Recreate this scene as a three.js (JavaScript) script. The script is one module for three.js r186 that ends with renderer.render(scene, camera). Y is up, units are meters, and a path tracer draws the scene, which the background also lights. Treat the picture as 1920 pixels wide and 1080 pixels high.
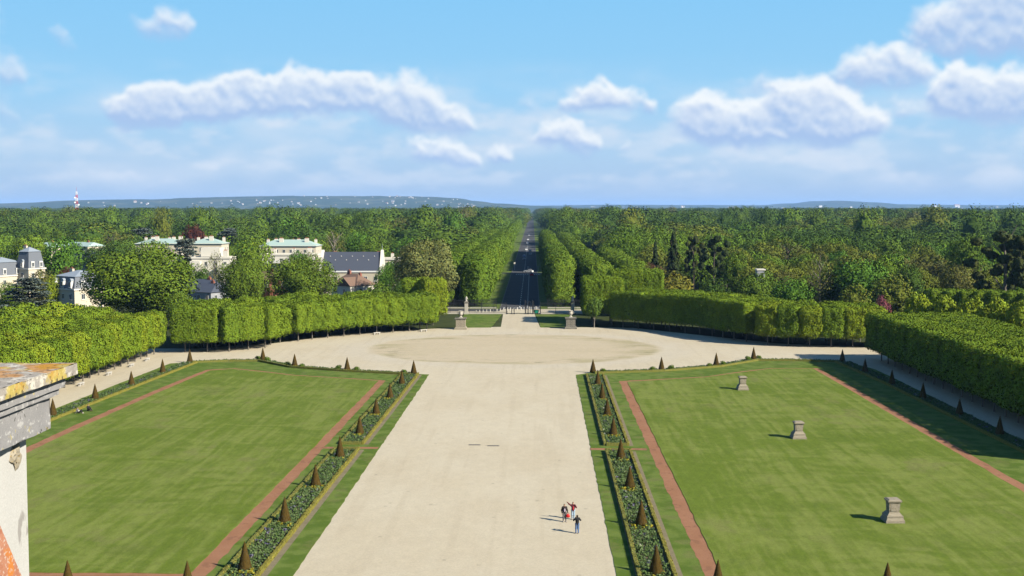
import * as THREE from 'three';
import { mergeGeometries } from 'three/addons/utils/BufferGeometryUtils.js';
import { MarchingCubes } from 'three/addons/objects/MarchingCubes.js';

// ---------------------------------------------------------------- camera, sky, sun, exposure
const EXPOSURE = 2.6;
const scene = new THREE.Scene();
const renderer = new THREE.WebGLRenderer({ antialias: true });
renderer.setSize(1024, 576);
renderer.toneMapping = THREE.LinearToneMapping;
renderer.toneMappingExposure = EXPOSURE;
renderer.shadowMap.enabled = true;
const FOC = 2200, EYE = 30, CX = 7.1, VX = 1015, VY = 388;           // lens in photo pixels, eye height, eye x, vanishing point
const camera = new THREE.PerspectiveCamera(2 * Math.atan(540 / FOC) * 180 / Math.PI, 16 / 9, 0.5, 40000);
camera.position.set(CX, EYE, 0);
camera.rotation.order = 'YXZ';
camera.rotation.set(-Math.atan((540 - VY) / FOC), Math.atan((VX - 960) / FOC), 0);
const SUN_AZ = 31 * Math.PI / 180, SUN_EL = 32.3 * Math.PI / 180;
const sunDir = new THREE.Vector3(Math.cos(SUN_AZ) * Math.cos(SUN_EL), Math.sin(SUN_EL), Math.sin(SUN_AZ) * Math.cos(SUN_EL));
const sun = new THREE.DirectionalLight(new THREE.Color(1, 0.93, 0.8), 5);
sun.target.position.set(0, 0, -260);
sun.position.copy(sun.target.position).addScaledVector(sunDir, 600);
sun.castShadow = true; sun.shadow.mapSize.set(4096, 4096);
Object.assign(sun.shadow.camera, { left: -320, right: 320, top: 320, bottom: -320, near: 1, far: 1500 });
scene.add(sun, sun.target);
scene.fog = new THREE.FogExp2(new THREE.Color(0.32, 0.56, 1.0), 0.00004);

// ---------------------------------------------------------------- random numbers and noise
const rng = (a) => () => { a = (a + 0x6d2b79f5) | 0; let t = Math.imul(a ^ (a >>> 15), 1 | a); t = (t + Math.imul(t ^ (t >>> 7), 61 | t)) ^ t; return ((t ^ (t >>> 14)) >>> 0) / 4294967296; };
const hash = (x, y) => { let h = Math.imul(x, 374761393) + Math.imul(y, 668265263); h = Math.imul(h ^ (h >>> 13), 1274126177); return ((h ^ (h >>> 16)) >>> 0) / 4294967296; };
const { lerp, clamp, smoothstep } = THREE.MathUtils;
function vn(x, y) {
  const ix = Math.floor(x), iy = Math.floor(y), fx = x - ix, fy = y - iy, s = fx * fx * (3 - 2 * fx), t = fy * fy * (3 - 2 * fy);
  const a = hash(ix, iy), b = hash(ix + 1, iy), c = hash(ix, iy + 1), d = hash(ix + 1, iy + 1);
  return a + (b - a) * s + (c - a) * t + (a - b - c + d) * s * t;
}
function fbm(x, y, n = 4) { let s = 0, a = 0.5, w = 0; for (let i = 0; i < n; i++) { s += a * vn(x + i * 17.3, y - i * 9.1); w += a; a *= 0.5; x *= 2.03; y *= 2.03; } return s / w; }

// ---------------------------------------------------------------- sky: clear air with cumulus, computed for every direction
{
  const W = 4096, H = 2048, K = W / 360, data = new Float32Array(W * H * 4);
  const lin = (h) => { const c = new THREE.Color(h); return [c.r / EXPOSURE, c.g / EXPOSURE, c.b / EXPOSURE]; };
  const stops = [[-90, lin('#6d7a63')], [-0.5, lin('#a9c2e0')], [0.4, lin('#acc6e4')], [2.5, lin('#acd0ee')], [5.5, lin('#99d1f6')], [10, lin('#8acbf7')], [20, lin('#74b0e6')], [40, lin('#4f8bcf')], [90, lin('#3a70b4')]];
  const air = (el) => { let i = 1; while (i < stops.length - 1 && el > stops[i][0]) i++; const [e0, c0] = stops[i - 1], [e1, c1] = stops[i], t = clamp((el - e0) / (e1 - e0), 0, 1); return [0, 1, 2].map((k) => lerp(c0[k], c1[k], t)); };
  const axisCol = 0.25 * W;                                             // column of -z
  const cell = (px, py) => {                                            // photo position -> column, row of the sky
    const v = new THREE.Vector3((px - 960) / FOC, -(py - 540) / FOC, -1).applyEuler(camera.rotation).normalize();
    return [((Math.atan2(v.z, v.x) / (2 * Math.PI) + 0.5) * W + W) % W, (Math.asin(v.y) / Math.PI + 0.5) * H];
  };
  // a cloud: puffs [x, y, radius] in cells, whiteness, softness
  const clouds = [], S = K * 360 / W * (W / 360) / (FOC * Math.PI / 180) ; // photo pixel -> cells
  const fromPhoto = (list, white, soft, flat, seed) => { const p = list.map(([x, y, r]) => { const [c, w] = cell(x, y); return [c, w, r * S * 1.26]; }); clouds.push({ p, white, soft, flat: cell(900, flat)[1], seed, sc: 1 }); };
  const run = (x0, x1, y0, y1, r0, r1, n, sd) => { const R = rng(sd), o = []; for (let i = 0; i < n; i++) { const t = i / (n - 1 || 1); o.push([lerp(x0, x1, t) + (R() - 0.5) * r0, lerp(y0, y1, t) + (R() - 0.5) * r0 * 0.7, lerp(r0, r1, R())]); } return o; };
  fromPhoto([[285, 60, 34], [315, 58, 40], [345, 66, 26]], 0.72, 0.75, 95, 3);
  fromPhoto([[110, 78, 22], [130, 90, 22]], 0.6, 0.85, 110, 5);
  fromPhoto([[-10, 125, 40], [30, 135, 25], [-10, 220, 44], [30, 232, 22]], 0.5, 0.9, 250, 6);
  fromPhoto([...run(235, 480, 205, 185, 30, 44, 12, 11), ...run(480, 700, 180, 180, 28, 46, 10, 12), [760, 190, 58], [800, 212, 44], [730, 205, 45], [850, 230, 34], [880, 238, 26], [795, 240, 34], [840, 250, 24], [665, 160, 26], [420, 170, 26], [495, 168, 26], [250, 220, 40], [300, 222, 36]], 0.9, 0.55, 262, 17);
  fromPhoto([[780, 288, 30], [810, 284, 32], [845, 290, 34], [870, 300, 26], [890, 312, 20], [935, 292, 24], [955, 292, 16]], 0.95, 0.7, 335, 21);
  fromPhoto([[1090, 188, 34], [1125, 180, 36], [1150, 192, 32], [1190, 200, 30], [1215, 205, 18], [1065, 205, 22]], 1.0, 0.5, 219, 25);
  fromPhoto([[985, 202, 20], [1010, 206, 16]], 0.65, 0.9, 215, 27);
  fromPhoto([[1030, 245, 22], [1060, 250, 28], [1085, 268, 34], [1020, 265, 26], [1100, 282, 28], [1168, 272, 16]], 0.92, 0.6, 300, 31);
  fromPhoto([[1290, 220, 44], [1330, 215, 44], [1375, 225, 42], [1420, 225, 36], [1460, 200, 46], [1500, 190, 50], [1545, 200, 46], [1580, 220, 44], [1610, 225, 34], [1500, 240, 60], [1420, 262, 40], [1570, 260, 46], [1350, 250, 44], [1640, 235, 24]], 1.0, 0.48, 296, 37);
  fromPhoto([[1400, 175, 34], [1440, 165, 30]], 0.6, 0.9, 195, 39);
  fromPhoto([[1590, 150, 38], [1620, 135, 42], [1665, 120, 40], [1700, 130, 44], [1720, 155, 34], [1650, 160, 44]], 0.95, 0.6, 186, 41);
  fromPhoto([[1735, 60, 46], [1785, 48, 56], [1850, 30, 72], [1910, 10, 84], [1900, 80, 64], [1835, 86, 56], [1790, 84, 40], [1960, 60, 80], [2040, 20, 90]], 0.92, 0.55, 138, 43);
  fromPhoto([[1775, 160, 40], [1810, 175, 52], [1860, 190, 56], [1910, 175, 50], [1960, 190, 60], [1770, 200, 36], [1830, 215, 50], [1900, 225, 46], [1690, 212, 30], [2020, 200, 60]], 0.98, 0.55, 250, 47);
  const R = rng(77);
  for (let i = 0; i < 90; i++) {                                        // the same kind of sky goes on all round
    const c = R() * W, el = 3 + R() * R() * 42;
    let dc = ((c - axisCol + W * 1.5) % W) - W / 2;
    if (Math.abs(dc) < 27 * K && el < 14) continue;
    const size = (1.5 + R() * 3.2) * K * (0.5 + el / 20), row = (el / 180 + 0.5) * H, p = [], n = 4 + R() * 8;
    for (let k = 0; k < n; k++) p.push([c + (R() - 0.5) * size * 2.2, row + (R() - 0.3) * size * 0.5, size * (0.25 + R() * 0.3)]);
    clouds.push({ p, white: 0.8 + R() * 0.2, soft: 0.5 + R() * 0.3, flat: row - size * 0.35, seed: 100 + i, sc: 0.5 + el / 20 });
  }
  for (let row = 0; row < H; row++) {
    const el = (row + 0.5) / H * 180 - 90, c = air(el);
    for (let col = 0; col < W; col++) {
      const o = (row * W + col) * 4;
      let m = 0;
      if (el > 0 && el < 8.5) {                                         // thin broken layers low over the horizon
        const b = smoothstep(el, 0.2, 1.6) * (1 - smoothstep(el, 3.6, 7.5));
        if (b > 0) {
          const layer = (c0) => 0.08 + 0.4 * smoothstep(fbm(c0 * 0.05, row * 0.13 + 40, 5), 0.44, 0.76) + 0.34 * smoothstep(fbm(c0 * 0.016 + 9, row * 0.05, 4), 0.36, 0.7);
          m = b * (col > W - 200 ? lerp(layer(col), layer(col - W), (col - W + 200) / 200) : layer(col));
        }
      }
      for (let k = 0; k < 3; k++) data[o + k] = lerp(c[k], [0.54, 0.59, 0.66][k] * 1.4 / EXPOSURE, m);
      data[o + 3] = 1;
    }
  }
  for (const cl of clouds) {
    let x0 = 1e9, x1 = -1e9, y0 = 1e9, y1 = -1e9;
    for (const [x, y, r] of cl.p) { x0 = Math.min(x0, x - r * 1.5); x1 = Math.max(x1, x + r * 1.5); y0 = Math.min(y0, y - r * 1.5); y1 = Math.max(y1, y + r * 1.5); }
    x0 = Math.floor(x0); y0 = Math.max(Math.floor(y0), H / 2 + 2); x1 = Math.ceil(x1); y1 = Math.min(Math.ceil(y1), H - 4);
    const w = x1 - x0, h = y1 - y0; if (w < 2 || h < 2) continue;
    const D = new Float32Array(w * h), B = new Float32Array(w * h), f = 0.085 / cl.sc;
    for (let j = 0; j < h; j++) for (let i = 0; i < w; i++) {
      const X = x0 + i, Y = y0 + j;
      const wx = (fbm(X * f * 1.3 + cl.seed, Y * f * 1.3, 3) - 0.5) * 9 * cl.sc, wy = (fbm(X * f * 1.3, Y * f * 1.3 + cl.seed * 3, 3) - 0.5) * 9 * cl.sc;
      let s = 0;
      for (const [x, y, r] of cl.p) { const dx = (X + wx - x) / r, dy = (Y + wy - y) / r, q = 1 - (dx * dx + dy * dy); if (q > 0) s = s + q * (1 - s * 0.55); }
      s = Math.min(s, 1.25);
      const billow = 1 - Math.abs(2 * fbm(X * f * 1.15 + cl.seed * 7, Y * f * 1.4, 5) - 1);
      let d = s - 0.56 * (1 - billow) - 0.06 + (fbm(X * f * 4.5 + 50, Y * f * 5 + cl.seed, 4) - 0.5) * 0.26;
      d -= smoothstep(cl.flat - Y, -11 * cl.sc, 5 * cl.sc) * 0.95;        // flat, dissolving base
      D[j * w + i] = Math.max(0, d); B[j * w + i] = billow;
    }
    const dAt = (i, j) => D[clamp(j, 0, h - 1) * w + clamp(i, 0, w - 1)];
    for (let j = 0; j < h; j++) for (let i = 0; i < w; i++) {
      const d = D[j * w + i]; if (d <= 0) continue;
      const up = clamp((y0 + j - cl.flat) / (y1 - cl.flat), 0, 1), a = smoothstep(d, 0, cl.soft * lerp(2.1, 1.15, up)) * (0.5 + 0.5 * cl.white);
      const gx = dAt(i + 2, j) - dAt(i - 2, j), gy = dAt(i, j + 2) - dAt(i, j - 2);
      let thick = 0; for (let q = 1; q <= 12; q++) thick += dAt(i + Math.round(q * 0.25), j + q); thick /= 12;  // cloud between here and the sun
      const topness = clamp((y0 + j - cl.flat) / (y1 - cl.flat), 0, 1);
      let l = 0.55 - (gx * 0.35 + gy * 0.8) * 1.1 - thick * 0.42 + topness * 0.46 + (B[j * w + i] - 0.7) * 0.3;
      l = clamp(l, 0, 1) * (0.45 + 0.55 * cl.white);
      const o = ((y0 + j) * W + ((x0 + i) % W + W) % W) * 4, lo = [0.29, 0.405, 0.60], hi = [0.65, 0.685, 0.71];
      for (let k = 0; k < 3; k++) data[o + k] = lerp(data[o + k], lerp(lo[k], hi[k], l) * 1.4 / EXPOSURE, a);
    }
  }
  const sky = new THREE.DataTexture(data, W, H, THREE.RGBAFormat, THREE.FloatType);
  sky.mapping = THREE.EquirectangularReflectionMapping; sky.magFilter = THREE.LinearFilter; sky.needsUpdate = true;
  scene.background = sky; scene.environment = sky;
}

// ---------------------------------------------------------------- helpers
const names = new Map();
const numbered = (n) => { const k = names.get(n) ?? 0; names.set(n, k + 1); return k ? n + '_' + String(k).padStart(3, '0') : n; };
const V = (x, y, z) => new THREE.Vector3(x, y, z);
const ORD = ['first', 'second', 'third', 'fourth', 'fifth', 'sixth', 'seventh', 'eighth', 'ninth', 'tenth', 'eleventh', 'twelfth'];
const ord = (n) => ORD[n] ?? (n + 1) + (['th', 'st', 'nd', 'rd'][(n + 1) % 10 < 4 && ((n + 1) % 100 < 11 || (n + 1) % 100 > 13) ? (n + 1) % 10 : 0]);
function tag(o, label, category, group, kind) { if (label) o.userData.label = label; if (category) o.userData.category = category; if (group) o.userData.group = group; if (kind) o.userData.kind = kind; return o; }
function mesh(name, g, m, parent) { const o = new THREE.Mesh(g, m); o.name = parent ? name : numbered(name); o.castShadow = o.receiveShadow = true; (parent ?? scene).add(o); return o; }
function thing(name, label, category, x, y, z, turn = 0, group) { const o = new THREE.Group(); o.name = numbered(name); o.position.set(x, y, z); o.rotation.y = turn; scene.add(o); return tag(o, label, category, group); }
function structure(name, g, m, label, category) { const o = mesh(name, g, m); return tag(o, label, category, null, 'structure'); }
const colour = (r, g, b) => new THREE.Color().setRGB(r, g, b);
const std = (r, g, b, rough = 0.9, extra = {}) => new THREE.MeshPhysicalMaterial({ color: colour(r * 0.58, g * 0.58, b * 0.58), roughness: rough, specularIntensity: 0.4, ...extra });
const matt = (map) => new THREE.MeshPhysicalMaterial({ map, roughness: 1, specularIntensity: 0.1 });
const bx = (w, h, d, x = 0, y = 0, z = 0) => { const g = new THREE.BoxGeometry(w, h, d); g.translate(x, y, z); return g; };
const cyl = (r0, r1, h, x = 0, y = 0, z = 0, n = 10) => { const g = new THREE.CylinderGeometry(r1, r0, h, n); g.translate(x, y + h / 2, z); return g; };
const merge = (list) => mergeGeometries(list.map((g) => { const q = g.index ? g.toNonIndexed() : g.clone(); for (const k of Object.keys(q.attributes)) if (!['position', 'normal', 'uv'].includes(k)) q.deleteAttribute(k); return q; }));
function lathe(pts, n = 20) { return new THREE.LatheGeometry(pts.map(([r, y]) => new THREE.Vector2(r, y)), n); }
// where a photo column / row falls at a given distance down the axis
const ex = (px, Z) => CX + (px - VX) * Z / FOC, hy = (py, Z) => EYE - (py - VY) * Z / FOC;
const TONE = 0.565;                                                     // brings all base colours to the exposure above
function texture(w, h, fn, srgb = true) {
  const d = new Uint8Array(w * h * 4);
  for (let j = 0; j < h; j++) for (let i = 0; i < w; i++) { const c = scale3(fn(i / w, j / h, i, j), srgb ? TONE : 1), o = (j * w + i) * 4; for (let k = 0; k < 3; k++) d[o + k] = clamp((srgb ? (c[k] <= 0.0031308 ? c[k] * 12.92 : 1.055 * Math.pow(c[k], 1 / 2.4) - 0.055) : c[k]) * 255, 0, 255); d[o + 3] = 255; }
  const t = new THREE.DataTexture(d, w, h); t.magFilter = THREE.LinearFilter; t.minFilter = THREE.LinearMipmapLinearFilter; t.generateMipmaps = true; t.wrapS = t.wrapT = THREE.MirroredRepeatWrapping;
  if (srgb) t.colorSpace = THREE.SRGBColorSpace; t.needsUpdate = true; return t;
}
const mix3 = (a, b, t) => [lerp(a[0], b[0], t), lerp(a[1], b[1], t), lerp(a[2], b[2], t)];
const scale3 = (a, s) => [a[0] * s, a[1] * s, a[2] * s];
// a flat sheet over an outline of [x, z] points, uv in world metres mapped by (x - u0) / su, (z - v0) / sv; a small thickness gives turf its cut edge
function sheet(points, y, thick, [u0, v0, su, sv]) {
  const s = new THREE.Shape(points.map(([x, z]) => new THREE.Vector2(x, -z)));
  const g = thick ? new THREE.ExtrudeGeometry(s, { depth: thick, bevelEnabled: false }) : new THREE.ShapeGeometry(s);
  g.rotateX(-Math.PI / 2); g.translate(0, y, 0);
  const p = g.attributes.position, uv = g.attributes.uv;
  for (let i = 0; i < p.count; i++) uv.setXY(i, (p.getX(i) - u0) / su, (p.getZ(i) - v0) / sv);
  return g;
}
function wobble(points, amp, step, seed, closed = true) {                // a hand-cut edge
  const o = [], n = points.length;
  for (let i = 0; i < (closed ? n : n - 1); i++) {
    const [ax, az] = points[i], [b0, b1] = points[(i + 1) % n], L = Math.hypot(b0 - ax, b1 - az), m = Math.max(1, Math.round(L / step));
    for (let k = 0; k < m; k++) { const t = k / m, nx = -(b1 - az) / L, nz = (b0 - ax) / L, w = k ? (vn((ax + az + L * t) * 0.9 + seed * 31, seed) - 0.5) * amp * 2 : 0; o.push([lerp(ax, b0, t) + nx * w, lerp(az, b1, t) + nz * w]); }
  }
  if (!closed) o.push(points[n - 1]);
  return o;
}

// ---------------------------------------------------------------- ground colours
const GRAVEL = [-110, -310, 220, 260];
const gravelTex = texture(2048, 2048, (u, v) => {
  const x = GRAVEL[0] + u * GRAVEL[2], z = GRAVEL[1] + v * GRAVEL[3];
  const n = fbm(x * 0.05, z * 0.05, 4), n2 = fbm(x * 0.35 + 7, z * 0.12, 4), fine = hash(Math.floor(u * 2048), Math.floor(v * 2048));
  let c = mix3([0.545, 0.47, 0.335], [0.58, 0.51, 0.375], smoothstep(n * 0.6 + n2 * 0.4, 0.3, 0.7));
  const e = Math.hypot((x - 1.3) / 30.8, (z + 249) / 26.3), wob = e + (fbm(x * 0.18, z * 0.18, 4) - 0.5) * 0.09;
  const inside = 1 - smoothstep(wob, 0.96, 1.03);
  c = mix3(c, [0.55, 0.49, 0.38], 0.7 * smoothstep(wob, 1.0, 1.05) * (1 - smoothstep(wob, 1.12, 1.3)) * (0.6 + 0.4 * n2));
  const weeds = smoothstep(fbm(x * 0.12 + 30, z * 0.3 + 4, 5), 0.42, 0.66), rim = smoothstep(wob, 0.66, 0.93);
  c = mix3(c, mix3([0.52, 0.435, 0.295], [0.38, 0.33, 0.185], weeds * (0.15 + 0.85 * rim)), inside * 0.8);
  c = mix3(c, [0.2, 0.19, 0.1], inside * 0.6 * smoothstep(fbm(x * 0.3 + 3, z * 1.2 + 8, 4), 0.66, 0.74) * rim);
  const track = smoothstep(fbm(x * 1.1 + 60, z * 0.045, 3), 0.55, 0.75);  // wheel tracks along the walk
  c = mix3(c, [0.47, 0.40, 0.28], 0.25 * track * (1 - inside));
  if (hash(Math.floor(x * 3.1), Math.floor(z * 2.3)) > 0.9985) c = scale3(c, 0.82);
  return scale3(c, (0.93 + fine * 0.14) * (0.95 + 0.1 * fbm(x * 1.3, z * 0.9, 3)));
});
const gravelM = matt(gravelTex);
const LAWN = [-70, -225, 52, 140];
const lawnFn = (sx) => (u, v, i, j) => {
  const x = u * 52 + sx, z = v * 140;
  const streak = fbm(x * 1.7 + fbm(x * 0.2, z * 0.1, 2) * 1.5, z * 0.09, 5), cross = fbm(x * 0.22 + fbm(x * 0.1, z * 0.1, 2) * 3, z * 0.55 + fbm(x * 0.15 + 5, z * 0.15, 2) * 5, 5), patch = fbm(x * 0.09 + 5, z * 0.07, 4), dry = smoothstep(fbm(x * 0.5 + 40, z * 0.35, 5), 0.57, 0.72);
  let c = mix3([0.124, 0.172, 0.021], [0.188, 0.224, 0.048], smoothstep(streak * 0.4 + cross * 0.35 + patch * 0.25, 0.36, 0.64));
  c = mix3(c, [0.185, 0.185, 0.065], dry * 0.5 * smoothstep(patch, 0.35, 0.7));
  c = mix3(c, [0.095, 0.14, 0.016], 0.35 * smoothstep(fbm(x * 0.25 + 80, z * 0.2 + 3, 4), 0.58, 0.75));
  return scale3(c, (0.86 + 0.28 * hash(i, j + Math.floor(sx))) * (0.86 + 0.28 * fbm(x * 2.6 + 7, z * 1.1, 3)));
};
const lawnLM = matt(texture(768, 1536, lawnFn(0)));
const lawnRM = matt(texture(768, 1536, lawnFn(300)));
const turfTex = texture(512, 512, (u, v, i, j) => { const x = u * 24, z = v * 24; let c = mix3([0.092, 0.145, 0.02], [0.145, 0.195, 0.04], smoothstep(fbm(x * 0.8, z * 0.8, 5), 0.3, 0.7)); c = mix3(c, [0.17, 0.17, 0.06], 0.5 * smoothstep(fbm(x * 0.5 + 9, z * 0.5, 4), 0.58, 0.75)); return scale3(c, 0.84 + 0.32 * hash(i, j)); });
const turfM = matt(turfTex), TURF = [0, 0, 24, 24];
const redTex = texture(512, 512, (u, v, i, j) => { const x = u * 20, z = v * 20; let c = mix3([0.285, 0.135, 0.07], [0.37, 0.19, 0.11], fbm(x * 0.7, z * 0.7, 5)); c = mix3(c, [0.2, 0.1, 0.06], 0.5 * smoothstep(fbm(x * 1.7 + 9, z * 1.7, 4), 0.6, 0.75)); return scale3(c, 0.88 + 0.24 * hash(i, j)); });
const redM = matt(redTex), RED = [0, 0, 20, 20];
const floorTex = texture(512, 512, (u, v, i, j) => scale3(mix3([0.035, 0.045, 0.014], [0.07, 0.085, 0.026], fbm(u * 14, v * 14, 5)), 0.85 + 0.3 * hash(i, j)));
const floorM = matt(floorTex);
const asphaltTex = texture(512, 512, (u, v, i, j) => scale3(mix3([0.075, 0.076, 0.08], [0.11, 0.11, 0.112], fbm(u * 9, v * 9, 5)), 0.88 + 0.24 * hash(i, j)));
const asphaltM = matt(asphaltTex);
const plainTex = texture(1024, 1024, (u, v) => { const n = fbm(u * 40, v * 40, 5), f = vn(u * 60 + 3, v * 60); return mix3(mix3([0.05, 0.075, 0.025], [0.09, 0.11, 0.04], n), [0.16, 0.15, 0.09], smoothstep(f, 0.7, 0.8) * 0.6); });
const plainM = matt(plainTex);

// ---------------------------------------------------------------- ground sheets
const rect = (x0, x1, z0, z1) => [[x0, z0], [x1, z0], [x1, z1], [x0, z1]];
structure('ground', sheet(rect(-18000, 18000, 300, -26000), -0.06, 0, [0, 0, 3000, 3000]), plainM, 'wide green plain reaching the horizon', 'ground');
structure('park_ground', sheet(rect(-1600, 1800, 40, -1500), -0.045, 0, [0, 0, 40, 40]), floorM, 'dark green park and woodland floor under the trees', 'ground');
structure('gravel_parterre', sheet([[-96, -60], [96, -60], [96, -245], [60, -258], [40, -280], [30, -291.5], [6.5, -293], [-3, -293], [-20, -288], [-40, -274], [-52, -256], [-66, -246], [-96, -246]], -0.02, 0, GRAVEL), gravelM, 'pale beige gravel walk and plaza', 'gravel');
{ const e = []; for (let i = 0; i < 90; i++) { const a = i / 90 * Math.PI * 2, w = 1 + (vn(i * 0.7, 3) - 0.5) * 0.05; e.push([1.3 + Math.cos(a) * 30.6 * w, -249 + Math.sin(a) * 26.1 * w]); }
  structure('dry_basin', sheet(e, -0.012, 0, GRAVEL), gravelM, 'oval patch of weedy sand in the middle of the plaza', 'basin'); }
structure('gate_path', sheet([[-3, -292.6], [6.8, -292.6], [5.2, -329], [-3.6, -329]], -0.012, 0, GRAVEL), gravelM, 'gravel path running up to the iron gate', 'path');
structure('gate_lawn', sheet(wobble([[-13.4, -290.5], [-4.2, -291.2], [-4.2, -327], [-14.5, -327.5]].map(([x, z], i) => [i === 1 ? -5.4 : i === 2 ? -3.9 : x, z]), 0.12, 1.5, 2), -0.03, 0.05, TURF), turfM, 'small sunlit lawn left of the gate path', 'lawn');
structure('gate_lawn', sheet(wobble([[7.0, -291.5], [13.2, -291], [15.5, -327], [5.4, -327]], 0.12, 1.5, 3), -0.03, 0.05, TURF), turfM, 'small shaded lawn right of the gate path', 'lawn');
structure('cross_path', sheet([[-60, -331], [60, -331], [60, -344.5], [-60, -344.5]], -0.03, 0, [0, -310, 220, 260]), gravelM, 'pale gravel strip behind the gate', 'path');

const far = (pts) => pts;                                                // outlines below are in metres
const leftLawn = wobble([[-21.5, -90], [-21, -200.5], [-29.2, -203.6], [-37.6, -206.7], [-44.8, -211.6], [-50, -214.6], [-53.6, -212.4], [-54.2, -201], [-54.8, -187.5], [-55.2, -173.7], [-55.6, -157], [-55.8, -96], [-55.8, -93.6], [-21.6, -93.6]].slice(1), 0.1, 1.6, 5);
structure('lawn', sheet(leftLawn, -0.02, 0.085, [-58, -220, 52, 140]), lawnLM, 'large mown lawn left of the gravel walk', 'lawn');
const rightLawn = wobble([[21.9, -200.4], [36, -206], [44, -213], [50, -217.5], [57.6, -217.7], [57.7, -208], [57.8, -163], [58, -94], [21.9, -94]], 0.1, 1.6, 6);
structure('lawn', sheet(rightLawn, -0.02, 0.085, [16, -222, 52, 140]), lawnRM, 'large mown lawn with three stone pedestals', 'lawn');
// red paths: a sheet under each lawn that shows as a band all round it
structure('red_path', sheet(wobble([[-20.2, -84], [-19.8, -201], [-29, -204.4], [-37.4, -207.5], [-44.5, -212.5], [-49.9, -215.5], [-54.6, -213.6], [-55.5, -201], [-56.2, -187.5], [-56.6, -173.7], [-57.1, -157], [-57.4, -84]], 0.12, 1.2, 8), 0.02, 0, RED), redM, 'red sand path framing the left lawn', 'path');
structure('red_path', sheet(wobble([[20.5, -84], [20.5, -201.2], [36, -206.9], [43.8, -213.9], [49.8, -218.3], [58.6, -218.5], [59.0, -208], [59.2, -163], [59.4, -84]], 0.12, 1.2, 9), 0.02, 0, RED), redM, 'red sand path framing the right lawn', 'path');
// turf margins under the paths and beds
structure('turf_margin', sheet(wobble([[-13.05, -84], [-13.0, -143.6], [-13.0, -144.6], [-13.0, -208.6], [-15.8, -209.4], [-28.5, -213.6], [-39.2, -218.6], [-47.5, -227.3], [-50, -227.4], [-60.4, -224.5], [-64.2, -222], [-65.4, -166.7], [-66.5, -84]], 0.07, 0.55, 11), -0.03, 0.045, TURF), turfM, 'green turf border round the left lawn', 'lawn');
structure('turf_margin', sheet(wobble([[13.25, -84], [13.25, -143.6], [13.3, -144.6], [13.3, -208.8], [16.5, -212], [29.2, -215.2], [40.2, -221.2], [48.7, -230.8], [52, -230.8], [66, -229], [69, -217], [69.2, -84]], 0.07, 0.55, 12), -0.03, 0.045, TURF), turfM, 'green turf border round the right lawn', 'lawn');
for (const s of [-1, 1]) structure('sand_crossing', sheet(wobble(rect(s * 13.2 + (s < 0 ? -7 : 0), s * 13.2 + (s < 0 ? 0 : 7), -143.6, -144.7), 0.08, 1, 20 + s), 0.021, 0, RED), redM, s < 0 ? 'narrow sand crossing between the left flower beds' : 'narrow sand crossing between the right flower beds', 'path');
// ---------------------------------------------------------------- leaves
class Leaves {
  constructor(seed, out = 0.55) { this.out = out; this.P = []; this.N = []; this.C = []; this.I = []; this.R = rng(seed); }
  leaf(x, y, z, nx, ny, nz, s, tint, jitter = 0.8) {
    const R = this.R, r3 = () => R() * 2 - 1;
    let fx = nx + r3() * jitter, fy = ny + r3() * jitter, fz = nz + r3() * jitter, l = Math.hypot(fx, fy, fz) || 1; fx /= l; fy /= l; fz /= l;
    let rx = r3(), ry = r3(), rz = r3(), d = rx * fx + ry * fy + rz * fz; rx -= d * fx; ry -= d * fy; rz -= d * fz; l = Math.hypot(rx, ry, rz) || 1; rx /= l; ry /= l; rz /= l;
    const ux = fy * rz - fz * ry, uy = fz * rx - fx * rz, uz = fx * ry - fy * rx, a = s * (0.7 + 0.5 * R()), b = a * 0.8, i = this.P.length / 3;
    this.P.push(x - rx * a * 0.5, y - ry * a * 0.5, z - rz * a * 0.5, x + ux * b * 0.5 + fx * a * 0.12, y + uy * b * 0.5 + fy * a * 0.12, z + uz * b * 0.5 + fz * a * 0.12, x + rx * a * 0.5, y + ry * a * 0.5, z + rz * a * 0.5, x - ux * b * 0.5 + fx * a * 0.12, y - uy * b * 0.5 + fy * a * 0.12, z - uz * b * 0.5 + fz * a * 0.12);
    const O = this.out, Q = 1 - O; let mx = nx * O + fx * Q, my = ny * O + fy * Q, mz = nz * O + fz * Q; l = Math.hypot(mx, my, mz) || 1; mx /= l; my /= l; mz /= l;
    const t = tint * (0.76 + 0.48 * R()), w = R() - 0.5;
    for (let k = 0; k < 4; k++) { this.N.push(mx, my, mz); this.C.push(t * (1 + 0.25 * w), t, t * (1 - 0.5 * w)); }
    this.I.push(i, i + 2, i + 1, i, i + 3, i + 2);
  }
  solid(g, tint = 0.8) {                                                 // opaque core added inside the crown to block light leaks, tinted slightly darker
    const q = g.index ? g : null, p = g.attributes.position, n = g.attributes.normal, o = this.P.length / 3;
    for (let i = 0; i < p.count; i++) { this.P.push(p.getX(i), p.getY(i), p.getZ(i)); this.N.push(n.getX(i), n.getY(i), n.getZ(i)); this.C.push(tint, tint, tint); }
    if (q) for (const i of g.index.array) this.I.push(o + i); else for (let i = 0; i < p.count; i++) this.I.push(o + i);
  }
  geometry() {
    const g = new THREE.BufferGeometry();
    g.setAttribute('position', new THREE.Float32BufferAttribute(this.P, 3)); g.setAttribute('normal', new THREE.Float32BufferAttribute(this.N, 3)); g.setAttribute('color', new THREE.Float32BufferAttribute(this.C, 3)); g.setIndex(this.I);
    return g;
  }
}
const onSphere = (R) => { const y = R() * 2 - 1, a = R() * Math.PI * 2, r = Math.sqrt(1 - y * y); return [r * Math.cos(a), y, r * Math.sin(a)]; };
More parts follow.
